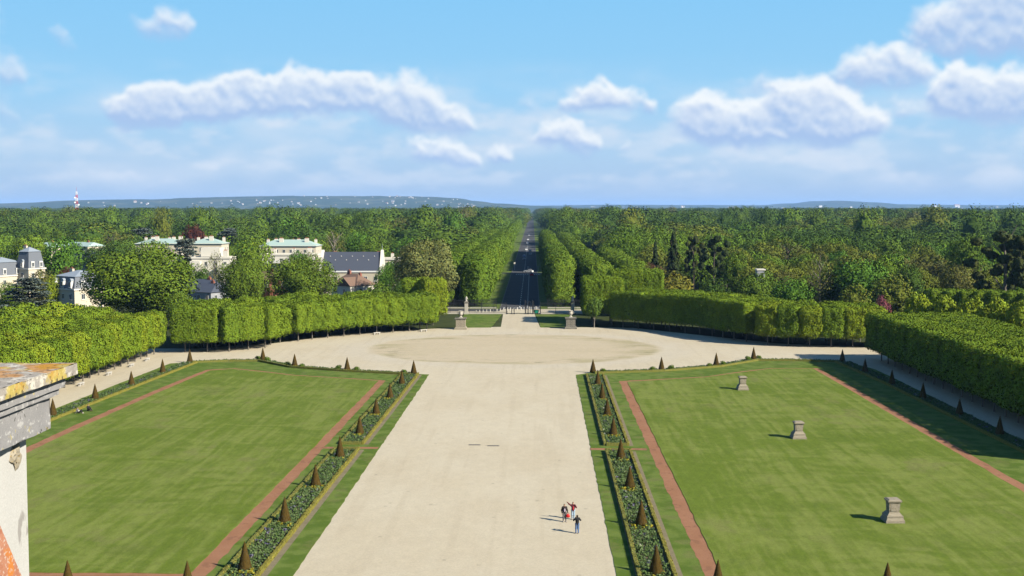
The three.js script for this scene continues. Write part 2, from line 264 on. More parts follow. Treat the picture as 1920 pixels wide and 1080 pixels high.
// rounded crown of lobes in a box 1 wide, 1 high (the tree's height); blossom: share of pale candles
function roundCrown(seed, lobes, leaves, size, { clear = 0.16, core = 0.3, spread = 0.33, lobe = 0.19, top = 1, sparse = 0, dome = 0, out = 0.55 } = {}) {
  const L = new Leaves(seed, out), R = L.R, C = [], cy = clear + (top - clear) * 0.52, ry = (top - clear) * 0.5;
  for (let i = 0; i < lobes; i++) {
    const a = i * 2.39996 + R() * 0.8, y = 1 - 2 * (i + 0.5) / lobes, rr = Math.sqrt(Math.max(0, 1 - y * y)), q = (0.72 + 0.4 * R());
    const wide = dome ? 1 : (y < 0 ? 1 - y * y * 0.35 : 1);
    C.push({ x: Math.cos(a) * rr * spread * q * wide, y: cy + y * ry * 0.68 * q, z: Math.sin(a) * rr * spread * q * wide, r: lobe * (0.65 + 0.6 * R()), t: 0.86 + 0.28 * R() });
  }
  const total = C.reduce((s, c) => s + c.r * c.r, 0);
  for (const c of C) {
    const dx = c.x, dy = (c.y - cy) / ry * 0.5, dz = c.z, dl = Math.hypot(dx, dy, dz) || 1, n = Math.round(leaves * c.r * c.r / total);
    for (let k = 0; k < n; k++) {
      const d = onSphere(R), dot = (d[0] * dx + d[1] * dy + d[2] * dz) / dl;
      if (dot < -0.25 && R() < 0.85) continue;
      const q = c.r * (0.76 + 0.3 * R() + (R() < 0.1 ? 0.18 * R() : 0)), y = c.y + d[1] * q * ry * 2;
      if (y < clear * 0.85) continue;
      L.leaf(c.x + d[0] * q, y, c.z + d[2] * q, d[0], d[1] + 0.15, d[2], size, c.t, out > 0.6 ? 0.42 : 0.75);
    }
  }
  if (core) { const g = new THREE.IcosahedronGeometry(1, 2), p = g.attributes.position; for (let i = 0; i < p.count; i++) { const w = 0.82 + 0.36 * vn(p.getX(i) * 3 + 9 + seed, p.getY(i) * 3 + p.getZ(i) * 2); p.setXYZ(i, p.getX(i) * core * w, cy + p.getY(i) * core * w * ry * 2, p.getZ(i) * core * w); } g.computeVertexNormals(); L.solid(g); }
  return L.geometry();
}
// clipped block crown in metres: w by d by from y0 to y1, softened corners
function boxCrown(seed, w, d, y0, y1, leaves, size, round = 0.7, bulge = 0.25) {
  const L = new Leaves(seed), R = L.R, h = y1 - y0, A = [d * h, d * h, w * h, w * h, w * d, w * d * 0.35], T = A.reduce((a, b) => a + b, 0);
  for (let k = 0; k < leaves; k++) {
    let q = R() * T, f = 0; while (q > A[f]) q -= A[f++];
    const a = R() * 2 - 1, b = R() * 2 - 1, s = f % 2 ? -1 : 1;
    let p = f < 2 ? [s, a, b] : f < 4 ? [a, b, s] : [a, s, b], n = f < 2 ? [s, 0, 0] : f < 4 ? [0, 0, s] : [0, s, 0];
    let x = p[0] * w / 2, y = p[1] * h / 2, z = p[2] * d / 2;
    const ix = clamp(x, -w / 2 + round, w / 2 - round), iy = clamp(y, -h / 2 + round, h / 2 - round), iz = clamp(z, -d / 2 + round, d / 2 - round);
    let dx = x - ix, dy = y - iy, dz = z - iz, l = Math.hypot(dx, dy, dz) || 1; dx /= l; dy /= l; dz /= l;
    let off = round + (vn(x * 0.9 + seed * 13, y * 0.9 + z * 0.77) - 0.5) * bulge * 2 + - R() * R() * 0.9 + 0.1 + (R() < 0.12 ? R() * 0.3 : 0);
    L.leaf(ix + dx * off, (y0 + y1) / 2 + iy + dy * off, iz + dz * off, dx * 0.8, dy * 0.8 + 0.2, dz * 0.8, size, 0.86 + 0.28 * vn(x * 0.6 + seed, y * 0.6 + z * 0.5));
  }
  const g = new THREE.BoxGeometry(w - 2.2, h - 2.2, d - 2.2, 2, 2, 2); g.translate(0, (y0 + y1) / 2, 0); L.solid(g);
  return L.geometry();
}
function cedarCrown(seed) {                                              // flat layered plates, unit size
  const L = new Leaves(seed), R = L.R;
  for (let i = 0; i < 40; i++) {
    const y = 0.2 + 0.76 * i / 40 + R() * 0.03, reach = (1 - Math.pow((y - 0.2) / 0.84, 1.6)) * 0.42 + 0.06, a = R() * 6.28, q = reach * (0.25 + 0.6 * R()), r = 0.12 + 0.1 * R();
    for (let k = 0; k < 210; k++) { const b = R() * 6.28, e = Math.sqrt(R()) * r; L.leaf(Math.cos(a) * q + Math.cos(b) * e, y + (R() - 0.5) * 0.03 - e * 0.12, Math.sin(a) * q + Math.sin(b) * e, 0, 1, 0, 0.045, 0.85 + 0.3 * R(), 0.6); }
  }
  return L.geometry();
}
function coniferCrown(seed, wide = 1) {                                  // drooping branches up a spire
  const L = new Leaves(seed), R = L.R;
  for (let i = 0; i < 90; i++) {
    const t = i / 90, y = 0.12 + 0.86 * t, len = (0.48 * Math.pow(1 - t, 0.85) + 0.02) * (0.7 + 0.5 * R()) * wide, a = i * 2.4 + R();
    for (let k = 0; k < 42; k++) { const s = 0.15 + 0.85 * R(), sp = 0.05 * (1.2 - s * 0.6), ox = (R() - 0.5) * sp * 2, oz = (R() - 0.5) * sp * 2; L.leaf(Math.cos(a) * len * s + ox, y - s * s * 0.05 + (R() - 0.5) * 0.02, Math.sin(a) * len * s + oz, Math.cos(a) * 0.5, 0.7, Math.sin(a) * 0.5, 0.05, 0.8 + 0.4 * R(), 0.7); }
  }
  return L.geometry();
}
function pineCrown(seed) {                                               // high open clumps over a bare stem
  const L = new Leaves(seed), R = L.R;
  for (let i = 0; i < 20; i++) {
    const y = 0.42 + 0.55 * i / 20, a = i * 2.4, q = (0.16 + 0.3 * R()) * (y > 0.88 ? 0.45 : 1), r = 0.075 + 0.07 * R();
    for (let k = 0; k < 230; k++) { const d = onSphere(R); L.leaf(Math.cos(a) * q + d[0] * r * (0.6 + 0.4 * R()), y + d[1] * r * 0.34, Math.sin(a) * q + d[2] * r * (0.6 + 0.4 * R()), d[0], d[1] + 0.4, d[2], 0.045, 0.8 + 0.4 * R()); }
  }
  return L.geometry();
}
// tapered trunk with limbs, unit height; r in units of the width
function trunkGeometry(seed, r, top, limbs, splay = 0.3) {
  const R = rng(seed), parts = [];
  const stem = (a, b, r0, r1, n = 7) => { const dir = b.clone().sub(a), g = new THREE.CylinderGeometry(r1, r0, dir.length(), n, 1); g.translate(0, dir.length() / 2, 0); g.applyQuaternion(new THREE.Quaternion().setFromUnitVectors(V(0, 1, 0), dir.normalize())); g.translate(a.x, a.y, a.z); parts.push(g); };
  const bend = V((R() - 0.5) * 0.03, top * 0.5, (R() - 0.5) * 0.03), tip = V((R() - 0.5) * 0.05, top, (R() - 0.5) * 0.05);
  stem(V(0, -0.01, 0), bend, r, r * 0.75, 9); stem(bend, tip, r * 0.75, r * 0.3, 8);
  stem(V(0, -0.01, 0), V(0, 0.03, 0), r * 1.4, r * 0.95, 9);
  for (let i = 0; i < limbs; i++) { const t = 0.35 + 0.6 * i / limbs, y = top * t, a = i * 2.4 + R(), q = splay * (0.7 + 0.5 * R()); const p = bend.clone().lerp(tip, Math.max(0, t * 2 - 1)).setY(y), e = V(Math.cos(a) * q, y + 0.14 + 0.12 * R(), Math.sin(a) * q); stem(p, e, r * 0.45, r * 0.14, 5); }
  return merge(parts);
}

// ---------------------------------------------------------------- foliage and bark colours
const leafM = (r, g, b) => new THREE.MeshPhysicalMaterial({ color: colour(r * 0.6, g * 0.6, b * 0.52), roughness: 0.8, specularIntensity: 0.1, vertexColors: true, side: THREE.DoubleSide });
const F = {
  lime: leafM(0.165, 0.24, 0.02), limeDeep: leafM(0.145, 0.22, 0.02), limeGold: leafM(0.2, 0.26, 0.02), avenue: leafM(0.118, 0.195, 0.02), avenueFresh: leafM(0.142, 0.215, 0.022),
  chestnut: leafM(0.115, 0.175, 0.02), blossom: leafM(0.165, 0.18, 0.062), fresh: leafM(0.085, 0.175, 0.022), mid: leafM(0.096, 0.155, 0.018), deep: leafM(0.062, 0.112, 0.018), olive: leafM(0.135, 0.16, 0.024), brown: leafM(0.125, 0.128, 0.034),
  copper: leafM(0.085, 0.028, 0.022), cedar: leafM(0.15, 0.185, 0.17), conifer: leafM(0.04, 0.06, 0.022), pine: leafM(0.06, 0.075, 0.025), pink: leafM(0.2, 0.06, 0.09), gold: leafM(0.155, 0.15, 0.024), rust: leafM(0.12, 0.065, 0.04), small: leafM(0.10, 0.165, 0.03),
};
const bark = std(0.085, 0.07, 0.052), barkGrey = std(0.17, 0.15, 0.12), barkPale = std(0.30, 0.26, 0.21);
const G = {
  big: [roundCrown(1, 58, 26000, 0.024, { lobe: 0.15, spread: 0.38, core: 0.26, clear: 0.05, dome: 1 }), roundCrown(2, 46, 22000, 0.026, { lobe: 0.16, spread: 0.36, core: 0.25, clear: 0.06, dome: 1 })],
  mid: [3, 4, 5, 6, 7].map((s) => roundCrown(s, 22 + s * 2, 5600, 0.04, { lobe: 0.2 - (s % 3) * 0.02, spread: 0.33, core: 0.23, clear: 0.07 })),
  bush: [8, 9].map((s) => roundCrown(s, 22, 3200, 0.05, { clear: 0.02, core: 0.26, lobe: 0.2 })),
  sparse: [10, 11].map((s) => roundCrown(s, 30, 1700, 0.036, { core: 0, lobe: 0.2, spread: 0.32, clear: 0.2 })),
  dome: [roundCrown(12, 70, 6000, 0.04, { lobe: 0.14, spread: 0.38, core: 0.33, dome: 1, clear: 0.1 })],
  far: [13, 14, 15, 16, 17].map((s) => roundCrown(s, 8 + s % 5, 2100, 0.05, { lobe: 0.25, spread: 0.29, core: 0.3, clear: 0.05, out: 0.82, dome: 1 })),
  avenue: [18, 19, 20, 21].map((s) => roundCrown(s, 34, 5600, 0.042, { lobe: 0.17, spread: 0.37, core: 0.26, clear: 0.04, dome: 1 })),
  wall: [49, 50, 51].map((s) => { const g = boxCrown(s, 8.6, 8.0, 0.5, 14.6, 9500, 0.42, 3.0, 0.7); g.scale(1 / 9, 1 / 14.6, 1 / 9); return g; }),
  ball: [83, 84, 85].map((s) => roundCrown(s, 34, 7500, 0.05, { clear: 0.12, core: 0.3, lobe: 0.16, spread: 0.36, dome: 1 })),
  cedar: [cedarCrown(22), cedarCrown(23)], conifer: [coniferCrown(24), coniferCrown(25, 0.8)], pine: [pineCrown(26), pineCrown(27)],
};
const T = {
  broad: [trunkGeometry(31, 0.035, 0.6, 7), trunkGeometry(32, 0.03, 0.65, 8)], open: [trunkGeometry(33, 0.028, 0.85, 14, 0.34), trunkGeometry(34, 0.026, 0.9, 16, 0.3)],
  spire: [trunkGeometry(35, 0.03, 0.97, 5, 0.2)], avenue: [trunkGeometry(36, 0.03, 0.55, 4, 0.2)], lime: trunkGeometry(37, 0.15, 2.9, 0), stem: [trunkGeometry(38, 0.025, 0.5, 3, 0.12)],
};
function tree(name, label, x, z, h, w, crown, leaf, trunk, barkMat, turn = 0, group, category = 'tree', crownPart = 'crown') {
  const o = thing(name, label, category, x, -0.05, z, turn, group);
  const t = mesh('trunk', trunk, barkMat, o), c = mesh(crownPart, crown, leaf, o);
  t.scale.set(w, h, w); c.scale.set(w, h, w);
  return o;
}

// ---------------------------------------------------------------- clipped lime hedges: rows of block-crowned trees
const limeCrowns = [41, 42, 43, 44].map((s) => boxCrown(s, 5.0, 5.3, 2.25, 9.1, 10500, 0.27));
const softCrowns = [45, 46, 47, 48].map((s) => boxCrown(s, 5.1, 5.1, 2.2, 9.1, 10500, 0.27, 1.25, 0.45));
let limeCount = 0;
function lime(x, z, turn, h, wScale, leaf, label, group, crowns = limeCrowns) {
  const k = limeCount++, o = thing('clipped_lime_tree', label, 'tree', x, -0.05, z, turn, group);
  mesh('trunk', T.lime, barkGrey, o);
  const c = mesh('crown', crowns[k % 4], leaf, o); c.scale.set(wScale, h / 9.1, wScale);
  return o;
}
const RL = rng(501), limeMats = [F.lime, F.lime, F.limeDeep, F.limeGold];
const rowWord = ['front row', 'second row', 'third row', 'back row'];
for (let r = 0; r < 3; r++) for (let i = 0; i < 19; i++) {               // left of the parterre
  const z = -236 + i * 3.7, x = -72 - r * 5.9 + (RL() - 0.5) * 0.3;
  if (ex(0, -z) > x + 6) continue;
  lime(x, z + (RL() - 0.5) * 0.4, Math.PI / 2 * (i % 4), [8.6, 8.2, 9.2][r] + (RL() - 0.5) * (0.4 + r * 1.0), [0.88, 0.95, 1.02][r], RL() < 0.3 ? F.limeGold : RL() < 0.25 ? F.limeDeep : F.lime, `clipped lime, ${ord(i)} from the plaza in the ${rowWord[r]} left of the lawn`, 'clipped limes in the left side hedge', softCrowns);
}
function along(points, step) {                                           // evenly spaced points and outward normals on a polyline
  const o = []; let carry = 0;
  for (let i = 0; i < points.length - 1; i++) { const [ax, az] = points[i], [x1, z1] = points[i + 1], L = Math.hypot(x1 - ax, z1 - az); for (let s = carry; s < L; s += step) { o.push([lerp(ax, x1, s / L), lerp(az, z1, s / L), Math.atan2(-(z1 - az), x1 - ax)]); carry = s + step - L; } }
  return o;
}
const arcL = along([[-66.5, -239.5], [-58, -240.5], [-52, -246.5], [-49.5, -256.5], [-44, -265.2], [-35.7, -273.3], [-25, -281.6], [-17.5, -285]], 4.5);
for (let r = 0; r < 4; r++) arcL.forEach(([x, z, a], i) => {
  if (r > 1 && i === arcL.length - 1) return;
  const nx = -Math.sin(a), nz = -Math.cos(a), ox = x + nx * r * 5.4, oz = z + nz * r * 5.4;
  if (r && i > 2 && i < 6 && r > 1) return;
  lime(ox - (i === 5 || i === 6 ? 1.2 : 0), oz - (i === 5 || i === 6 ? 1.2 : 0), a, (i < 5 ? 9.4 : i < 7 ? 7.9 : 8.7) + (RL() - 0.5) * (0.3 + r * 0.5), 0.98, limeMats[Math.floor(RL() * 3)], `clipped lime, ${ord(i)} from the left in the ${rowWord[r]} of the left plaza hedge`, 'clipped limes in the left plaza hedge', i < 5 ? limeCrowns : softCrowns);
});
lime(-20.5, -297, 0.3, 11.8, 1.25, F.limeGold, 'taller clipped lime at the gate end of the left plaza hedge', 'clipped limes in the left plaza hedge');
lime(-25.5, -300, 0.1, 11.6, 1.2, F.lime, 'second taller clipped lime behind the left plaza hedge', 'clipped limes in the left plaza hedge');
const arcR = along([[27.5, -292], [34, -287], [40.5, -282], [46, -276], [50.3, -266.5], [54, -259.5]], 4.5), arcR2 = along([[56.5, -256], [64, -253], [72, -252], [82, -252]], 4.5);
for (let r = 0; r < 3; r++) {
  arcR.forEach(([x, z, a], i) => lime(x - Math.sin(a) * r * 5.4, z - Math.cos(a) * r * 5.4, a, 8.9 + (RL() - 0.5) * 0.5, 0.98, limeMats[Math.floor(RL() * 3)], `clipped lime, ${ord(i)} from the gate in the ${rowWord[r]} of the right plaza hedge`, 'clipped limes in the right plaza hedge'));
  arcR2.forEach(([x, z, a], i) => lime(x - Math.sin(a) * r * 5.4, z - Math.cos(a) * r * 5.4, a, 8.7 + (RL() - 0.5) * 0.5, 0.97, limeMats[Math.floor(RL() * 4)], `clipped lime, ${ord(i)} from the left in the ${rowWord[r]} beside the shaded walk`, 'clipped limes at the plaza right end', softCrowns));
}
for (let r = 0; r < 4; r++) for (let i = 0; i < 28; i++) {               // the tall dark hedge right of the parterre
  const z = -229.6 + i * 4.4, x = 73.6 + r * 4.95;
  if (-z < (x - CX) * 2.43 - 26) continue;
  lime(x, z, Math.PI / 2 * (i % 4), 9.2 + (RL() - 0.5) * 0.4, 1.0, RL() < 0.5 ? F.lime : F.limeDeep, `clipped lime, ${ord(i)} from the plaza in the ${rowWord[r]} of the dark right hedge`, 'clipped limes in the right side hedge');
}
for (let i = 0; i < 6; i++) lime(20.3 + (i % 2) * 4.9, -299 - Math.floor(i / 2) * 4.8, 0, 11.7, 1.03, i % 2 ? F.lime : F.limeDeep, `tall clipped lime, ${ord(i)} of the square block right of the gate`, 'tall lime block right of the gate');
for (let i = 0; i < 6; i++) lime(28.5 + (i % 3) * 4.6, -322 - (i > 2 ? 5 : 0), 0, 12.6, 1.05, i % 2 ? F.lime : F.limeDeep, `tall clipped lime, ${ord(i)} of the farther block right of the gate`, 'farther lime block right of the gate');
tree('young_lime_tree', 'slender young tree standing alone beside the right vase pedestal', 20.3, -291.5, 7.4, 4.6, roundCrown(82, 22, 3600, 0.055, { clear: 0.3, core: 0.2, lobe: 0.19, spread: 0.33, dome: 1 }), F.small, T.stem[0], barkPale);

// ---------------------------------------------------------------- the avenue: road, verges and its tree rows
const drift = (z) => -0.0075 * (-z - 350);
const strip = (x0, x1, z0, z1, y, uv) => sheet([[x0 + drift(z0), z0], [x1 + drift(z0), z0], [x1 + drift(z1), z1], [x0 + drift(z1), z1]], y, 0, uv);
structure('avenue_road', strip(-4.9, 6.4, -344.5, -4200, -0.025, [0, 0, 14, 14]), asphaltM, 'straight shaded asphalt avenue running to the horizon', 'road');
structure('avenue_verge', strip(-16, -5.2, -344.5, -4200, -0.03, TURF), turfM, 'grass verge along the left of the avenue', 'verge');
structure('avenue_verge', strip(6.7, 30, -344.5, -4200, -0.03, TURF), turfM, 'shaded grass verge along the right of the avenue', 'verge');
structure('kerb', merge([strip(-5.2, -4.9, -344.5, -1500, 0.07, TURF), bx(0.3, 0.12, 0.01, -5.05, 0.01, -344.5)]), std(0.13, 0.13, 0.12), 'stone kerb left of the avenue', 'kerb');
structure('kerb', merge([strip(6.4, 6.7, -344.5, -1500, 0.07, TURF), bx(0.3, 0.12, 0.01, 6.55, 0.01, -344.5)]), std(0.13, 0.13, 0.12), 'stone kerb right of the avenue', 'kerb');
structure('side_road', sheet([[-60, -336.5], [-5.5, -336.5], [-3.8, -344.5], [-60, -343.5]], -0.02, 0, [0, 0, 14, 14]), asphaltM, 'grey asphalt side road behind the bollards', 'road');
structure('cross_street', sheet(rect(-120, 140, -528, -537), -0.018, 0, [0, 0, 14, 14]), asphaltM, 'asphalt street crossing the avenue', 'road');
{ const paint = std(0.62, 0.62, 0.6), dashes = []; for (let z = -350; z > -1000; z -= 9) dashes.push(strip(0.55, 0.8, z, z - 4.5, -0.019, TURF)); dashes.push(strip(2.9, 3.05, -350, -520, -0.019, TURF));
  structure('lane_marking', merge(dashes), paint, 'white lane lines on the avenue', 'marking');
  const cr = []; for (let i = 0; i < 11; i++) { cr.push(sheet(rect(-4.2 + i, -3.7 + i, -521, -525), -0.018, 0, TURF)); cr.push(sheet(rect(-4.2 + i, -3.7 + i, -347, -349.5), -0.018, 0, TURF)); }
  structure('crosswalk', merge(cr), paint, 'white zebra crossings on the avenue', 'marking'); }
const RA = rng(611);
const rows = [[-13.4, 'first row left of the avenue', 9.2, 14.6], [-22.6, 'second row left of the avenue', 9.6, 14.6], [13.3, 'first row right of the avenue', 8.6, 14.3], [24, 'second row right of the avenue', 9, 13.2], [35.4, 'third row right of the avenue', 10, 12.6]];
rows.forEach(([x0, word, w, h], r) => {
  for (let i = 0; i < 60; i++) {
    const z = -356 - i * 7.2 - (r === 1 ? 10 : 0) - (r === 3 ? 0 : 0) - (r === 4 ? 4 : 0);
    if (Math.abs(z + 532) < 7) continue;
    if (r === 4 && i > 18) continue;
    const hh = h * (0.95 + 0.1 * RA());
    tree('avenue_tree', `trimmed avenue tree, ${ord(i)} from the gate in the ${word}`, x0 + drift(z) + (RA() - 0.5) * 0.6, z, hh, w * (0.95 + 0.12 * RA()), G.wall[Math.floor(RA() * 3)], RA() < (r > 2 ? 0.15 : 0.6) ? F.avenue : F.avenueFresh, T.avenue[0], bark, RA() * 6.28, 'trimmed trees lining the avenue');
  }
});

// ---------------------------------------------------------------- single trees round the plaza and the town
const RH = rng(701);
function spot(px, py, Z, wpx, kind, leaf, name, label, opt = {}) {      // crown centre column, top row, distance, width as seen
  const x = ex(px, Z), h = Math.max(3, hy(py, Z)), w = wpx * Z / FOC, list = G[kind], trunk = kind === 'conifer' || kind === 'pine' || kind === 'cedar' ? T.spire[0] : kind === 'sparse' ? T.open[Math.floor(RH() * 2)] : T.broad[Math.floor(RH() * 2)];
  return tree(name, label, x, -Z, h, w * 1.08, list[opt.v ?? Math.floor(RH() * list.length)], leaf, trunk, opt.bark ?? bark, RH() * 6.28, opt.group);
}
spot(252, 460, 300, 208, 'big', F.chestnut, 'chestnut_tree', 'broad chestnut with a deep shaded hollow, largest tree left of the plaza', { v: 0 });
spot(450, 480, 322, 88, 'big', F.chestnut, 'chestnut_tree', 'upright chestnut in front of the white town houses', { v: 1 });
spot(562, 474, 330, 128, 'big', F.chestnut, 'chestnut_tree', 'rounded chestnut left of the brown tiled house', { v: 0 });
spot(797, 444, 345, 118, 'big', F.blossom, 'flowering_chestnut_tree', 'chestnut covered in cream blossom beside the dark slate roof', { v: 1 });
spot(330, 545, 285, 60, 'mid', F.chestnut, 'chestnut_tree', 'smaller chestnut at the right foot of the broadest chestnut');
spot(40, 520, 318, 95, 'cedar', F.cedar, 'blue_cedar_tree', 'grey blue cedar in front of the mansard house', { v: 0 });
spot(110, 442, 400, 82, 'mid', F.fresh, 'garden_tree', 'dense green tree behind the mansard tower');
spot(48, 436, 470, 75, 'mid', F.avenueFresh, 'garden_tree', 'rounded light green tree left of the mansard tower');
spot(360, 418, 600, 48, 'dome', F.copper, 'copper_beech_tree', 'dark red copper beech above the green roofs');
spot(470, 443, 400, 76, 'mid', F.avenueFresh, 'garden_tree', 'tall light green tree right of the white block');
spot(345, 444, 445, 70, 'cedar', F.cedar, 'cedar_tree', 'flat topped cedar before the green roofed villa', { v: 1 });
spot(425, 426, 620, 60, 'cedar', F.cedar, 'cedar_tree', 'grey cedar right of the copper beech', { v: 0 });
spot(262, 425, 640, 70, 'cedar', F.cedar, 'cedar_tree', 'wide grey cedar left of the copper beech', { v: 1 });
spot(205, 434, 600, 54, 'sparse', F.brown, 'bare_tree', 'nearly bare brownish tree among the town cedars');
spot(180, 490, 370, 60, 'mid', F.limeGold, 'garden_tree', 'yellow green tree left of the broadest chestnut');
spot(70, 505, 350, 52, 'bush', F.brown, 'garden_tree', 'brown leaved tree right of the mansard house');
spot(120, 500, 352, 45, 'bush', F.copper, 'garden_tree', 'dark red shrub above the zinc roofed house');
spot(88, 515, 335, 30, 'bush', F.limeGold, 'garden_shrub', 'bright yellow shrub beside the zinc roofed house');
spot(345, 490, 380, 34, 'bush', F.mid, 'garden_tree', 'dark rounded tree under the white block');
spot(372, 495, 378, 32, 'bush', F.deep, 'garden_tree', 'small dark tree by the white block wall');
spot(398, 475, 385, 36, 'sparse', F.blossom, 'young_tree', 'thin pale leaved tree before the white block');
spot(560, 468, 420, 46, 'mid', F.fresh, 'garden_tree', 'green tree before the balcony apartments');
spot(625, 432, 470, 46, 'sparse', F.brown, 'bare_tree', 'bare branched tree behind the dark slate roof', { bark: barkPale });
spot(548, 406, 640, 80, 'mid', F.fresh, 'park_tree', 'tall full tree above the right green roof');
spot(670, 430, 520, 56, 'mid', F.fresh, 'park_tree', 'bright green tree behind the slate roof ridge');
spot(700, 446, 480, 60, 'mid', F.mid, 'park_tree', 'lower dark tree behind the slate roof end');
spot(718, 495, 370, 34, 'mid', F.fresh, 'garden_tree', 'small green tree at the slate roof corner');
spot(742, 498, 366, 26, 'sparse', F.mid, 'young_tree', 'thin young tree beside the flowering chestnut');
spot(705, 528, 330, 50, 'bush', F.mid, 'garden_shrub', 'rounded shrub in front of the brown tiled house');
[[30, 568, 255, 95], [95, 566, 265, 90], [140, 572, 272, 60], [180, 575, 285, 50], [8, 590, 240, 60]].forEach(([px, py, Z, w], i) => spot(px, py, Z, w, 'ball', [F.lime, F.limeGold, F.avenueFresh, F.olive, F.lime][i], 'rounded_lime_tree', `rounded lime behind the left hedge, ${ord(i)} of five`, { group: 'rounded limes behind the left hedge' }));
[[690, 395], [640, 398], [600, 396], [785, 400], [850, 408], [735, 402]].forEach(([px, py], i) => spot(px, py, 760 + i * 24, 62, 'mid', [F.deep, F.mid, F.deep, F.mid, F.deep, F.olive][i], 'park_tree', `tall dark wood tree behind the apartments, ${ord(i)} of six`, { group: 'tall trees behind the apartments' }));
{ const R = rng(733), homes = [[660, 405, 14], [660, 362, 10], [300, 520, 16], [388, 505, 12], [398, 430, 12], [543, 500, 17], [546, 462, 16], [655, 455, 24], [140, 338, 9], [46, 385, 7], [-8, 380, 10], [385, 352, 8], [376, 366, 9], [500, 372, 7], [148, 540, 12], [180, 500, 10], [82, 560, 10]].map(([px, Z, r]) => [ex(px, Z), -Z, r]); let n = 0;
  for (let i = 0; i < 400 && n < 75; i++) { const px = R() * 840, Z = 318 + R() * 290, x = ex(px, Z), h = Z > 480 ? 11 + R() * 6 : 6 + R() * 4.5, w = h * (0.8 + R() * 0.35), q = R(), t = R(); if (homes.some(([hx, hz, r]) => Math.hypot(hx - x, hz + Z) < r + w * 0.35)) continue; if ((px > 560 && px < 740 && Z < 400) || (px > 50 && px < 175 && Z < 345) || (px > 315 && px < 445 && Z < 440)) continue; n++;
    const k = q < 0.3 ? ['mid green', F.mid] : q < 0.5 ? ['dark green', F.deep] : q < 0.75 ? ['light green', F.avenueFresh] : q < 0.9 ? ['fresh green', F.fresh] : ['olive', F.olive];
    tree('garden_tree', `${h > 10 ? 'tall' : h > 8 ? 'medium' : 'low'} ${k[0]} garden tree ${Z > 480 ? 'behind' : Z > 400 ? 'among' : 'in front of'} the ${px < 200 ? 'mansard houses' : px < 450 ? 'green roofed villas' : 'pale apartments'}`, x, -Z, h, w, G.mid[Math.floor(t * 5)], k[1], T.broad[0], bark, t * 6, 'garden trees in the town'); } }
// right side
spot(1262, 507, 330, 92, 'bush', F.gold, 'golden_tree', 'olive gold spreading tree behind the right plaza hedge', { v: 0 });
spot(1222, 490, 345, 40, 'mid', F.rust, 'red_leaf_tree', 'rusty red tree left of the gold tree');
spot(1262, 432, 385, 46, 'conifer', F.conifer, 'spruce_tree', 'tall green spruce above the gold tree', { v: 0 });
spot(1300, 440, 395, 40, 'pine', F.pine, 'pine_tree', 'dark pine right of the tall spruce', { v: 0 });
spot(1338, 440, 385, 56, 'pine', F.conifer, 'pine_tree', 'broad dark pine in the middle of the conifer group', { v: 1 });
spot(1228, 452, 400, 36, 'conifer', F.conifer, 'spruce_tree', 'narrow spruce left of the tall spruce', { v: 1 });
spot(1380, 470, 375, 52, 'mid', F.mid, 'park_tree', 'green park tree right of the pines');
spot(1338, 520, 335, 60, 'bush', F.deep, 'park_tree', 'dark rounded tree right of the gold tree');
spot(1412, 512, 320, 70, 'mid', F.mid, 'park_tree', 'dark green tree behind the right plaza hedge');
spot(1428, 507, 335, 66, 'bush', F.mid, 'park_tree', 'rounded tree before the white pavilion');
spot(1484, 516, 300, 84, 'mid', F.fresh, 'chestnut_tree', 'bright green chestnut behind the right plaza hedge', { v: 2 });
spot(1610, 482, 330, 110, 'mid', F.fresh, 'chestnut_tree', 'wide bright chestnut above the right plaza hedge', { v: 3 });
spot(1560, 500, 335, 60, 'mid', F.deep, 'park_tree', 'dark tree left of the wide bright chestnut');
spot(1700, 492, 340, 60, 'mid', F.deep, 'park_tree', 'dark tree right of the wide bright chestnut');
spot(1668, 512, 305, 84, 'bush', F.olive, 'park_tree', 'soft olive tree behind the pink blossom tree');
spot(1600, 530, 296, 60, 'bush', F.olive, 'park_tree', 'olive shrubby tree left of the pink blossom tree');
spot(1650, 552, 274, 32, 'bush', F.pink, 'redbud_tree', 'small pink blossoming tree above the hedge');
spot(1535, 470, 330, 56, 'sparse', F.brown, 'bare_tree', 'half bare brown tree right of the bright chestnut', { bark: barkGrey });
spot(1750, 478, 400, 110, 'bush', F.brown, 'park_tree', 'broad brownish tree left of the dark pines');
spot(1876, 428, 300, 120, 'pine', F.pine, 'pine_tree', 'tall dark pine with a bare stem near the right edge', { v: 0, bark: barkGrey });
spot(1918, 432, 290, 90, 'pine', F.pine, 'pine_tree', 'second dark pine cut by the right edge', { v: 1, bark: barkGrey });
spot(1805, 440, 380, 70, 'mid', F.mid, 'park_tree', 'green tree left of the tall dark pine');
[1722, 1766, 1814, 1862, 1908].forEach((px, i) => spot(px, 545 + i * 3, 252 - i * 5, 54, 'ball', F.limeGold, 'rounded_lime_tree', `bright rounded lime behind the dark right hedge, ${ord(i)} from the left`, { group: 'rounded limes behind the right hedge' }));
for (let i = 0; i < 9; i++) lime(ex(1752 + i * 23, 290), -290 + i * 1.5, 0.1, 9.8, 1.0, i % 3 ? F.limeDeep : F.lime, `clipped lime, ${ord(i)} from the left in the far row below the dark pines`, 'far clipped limes below the pines');

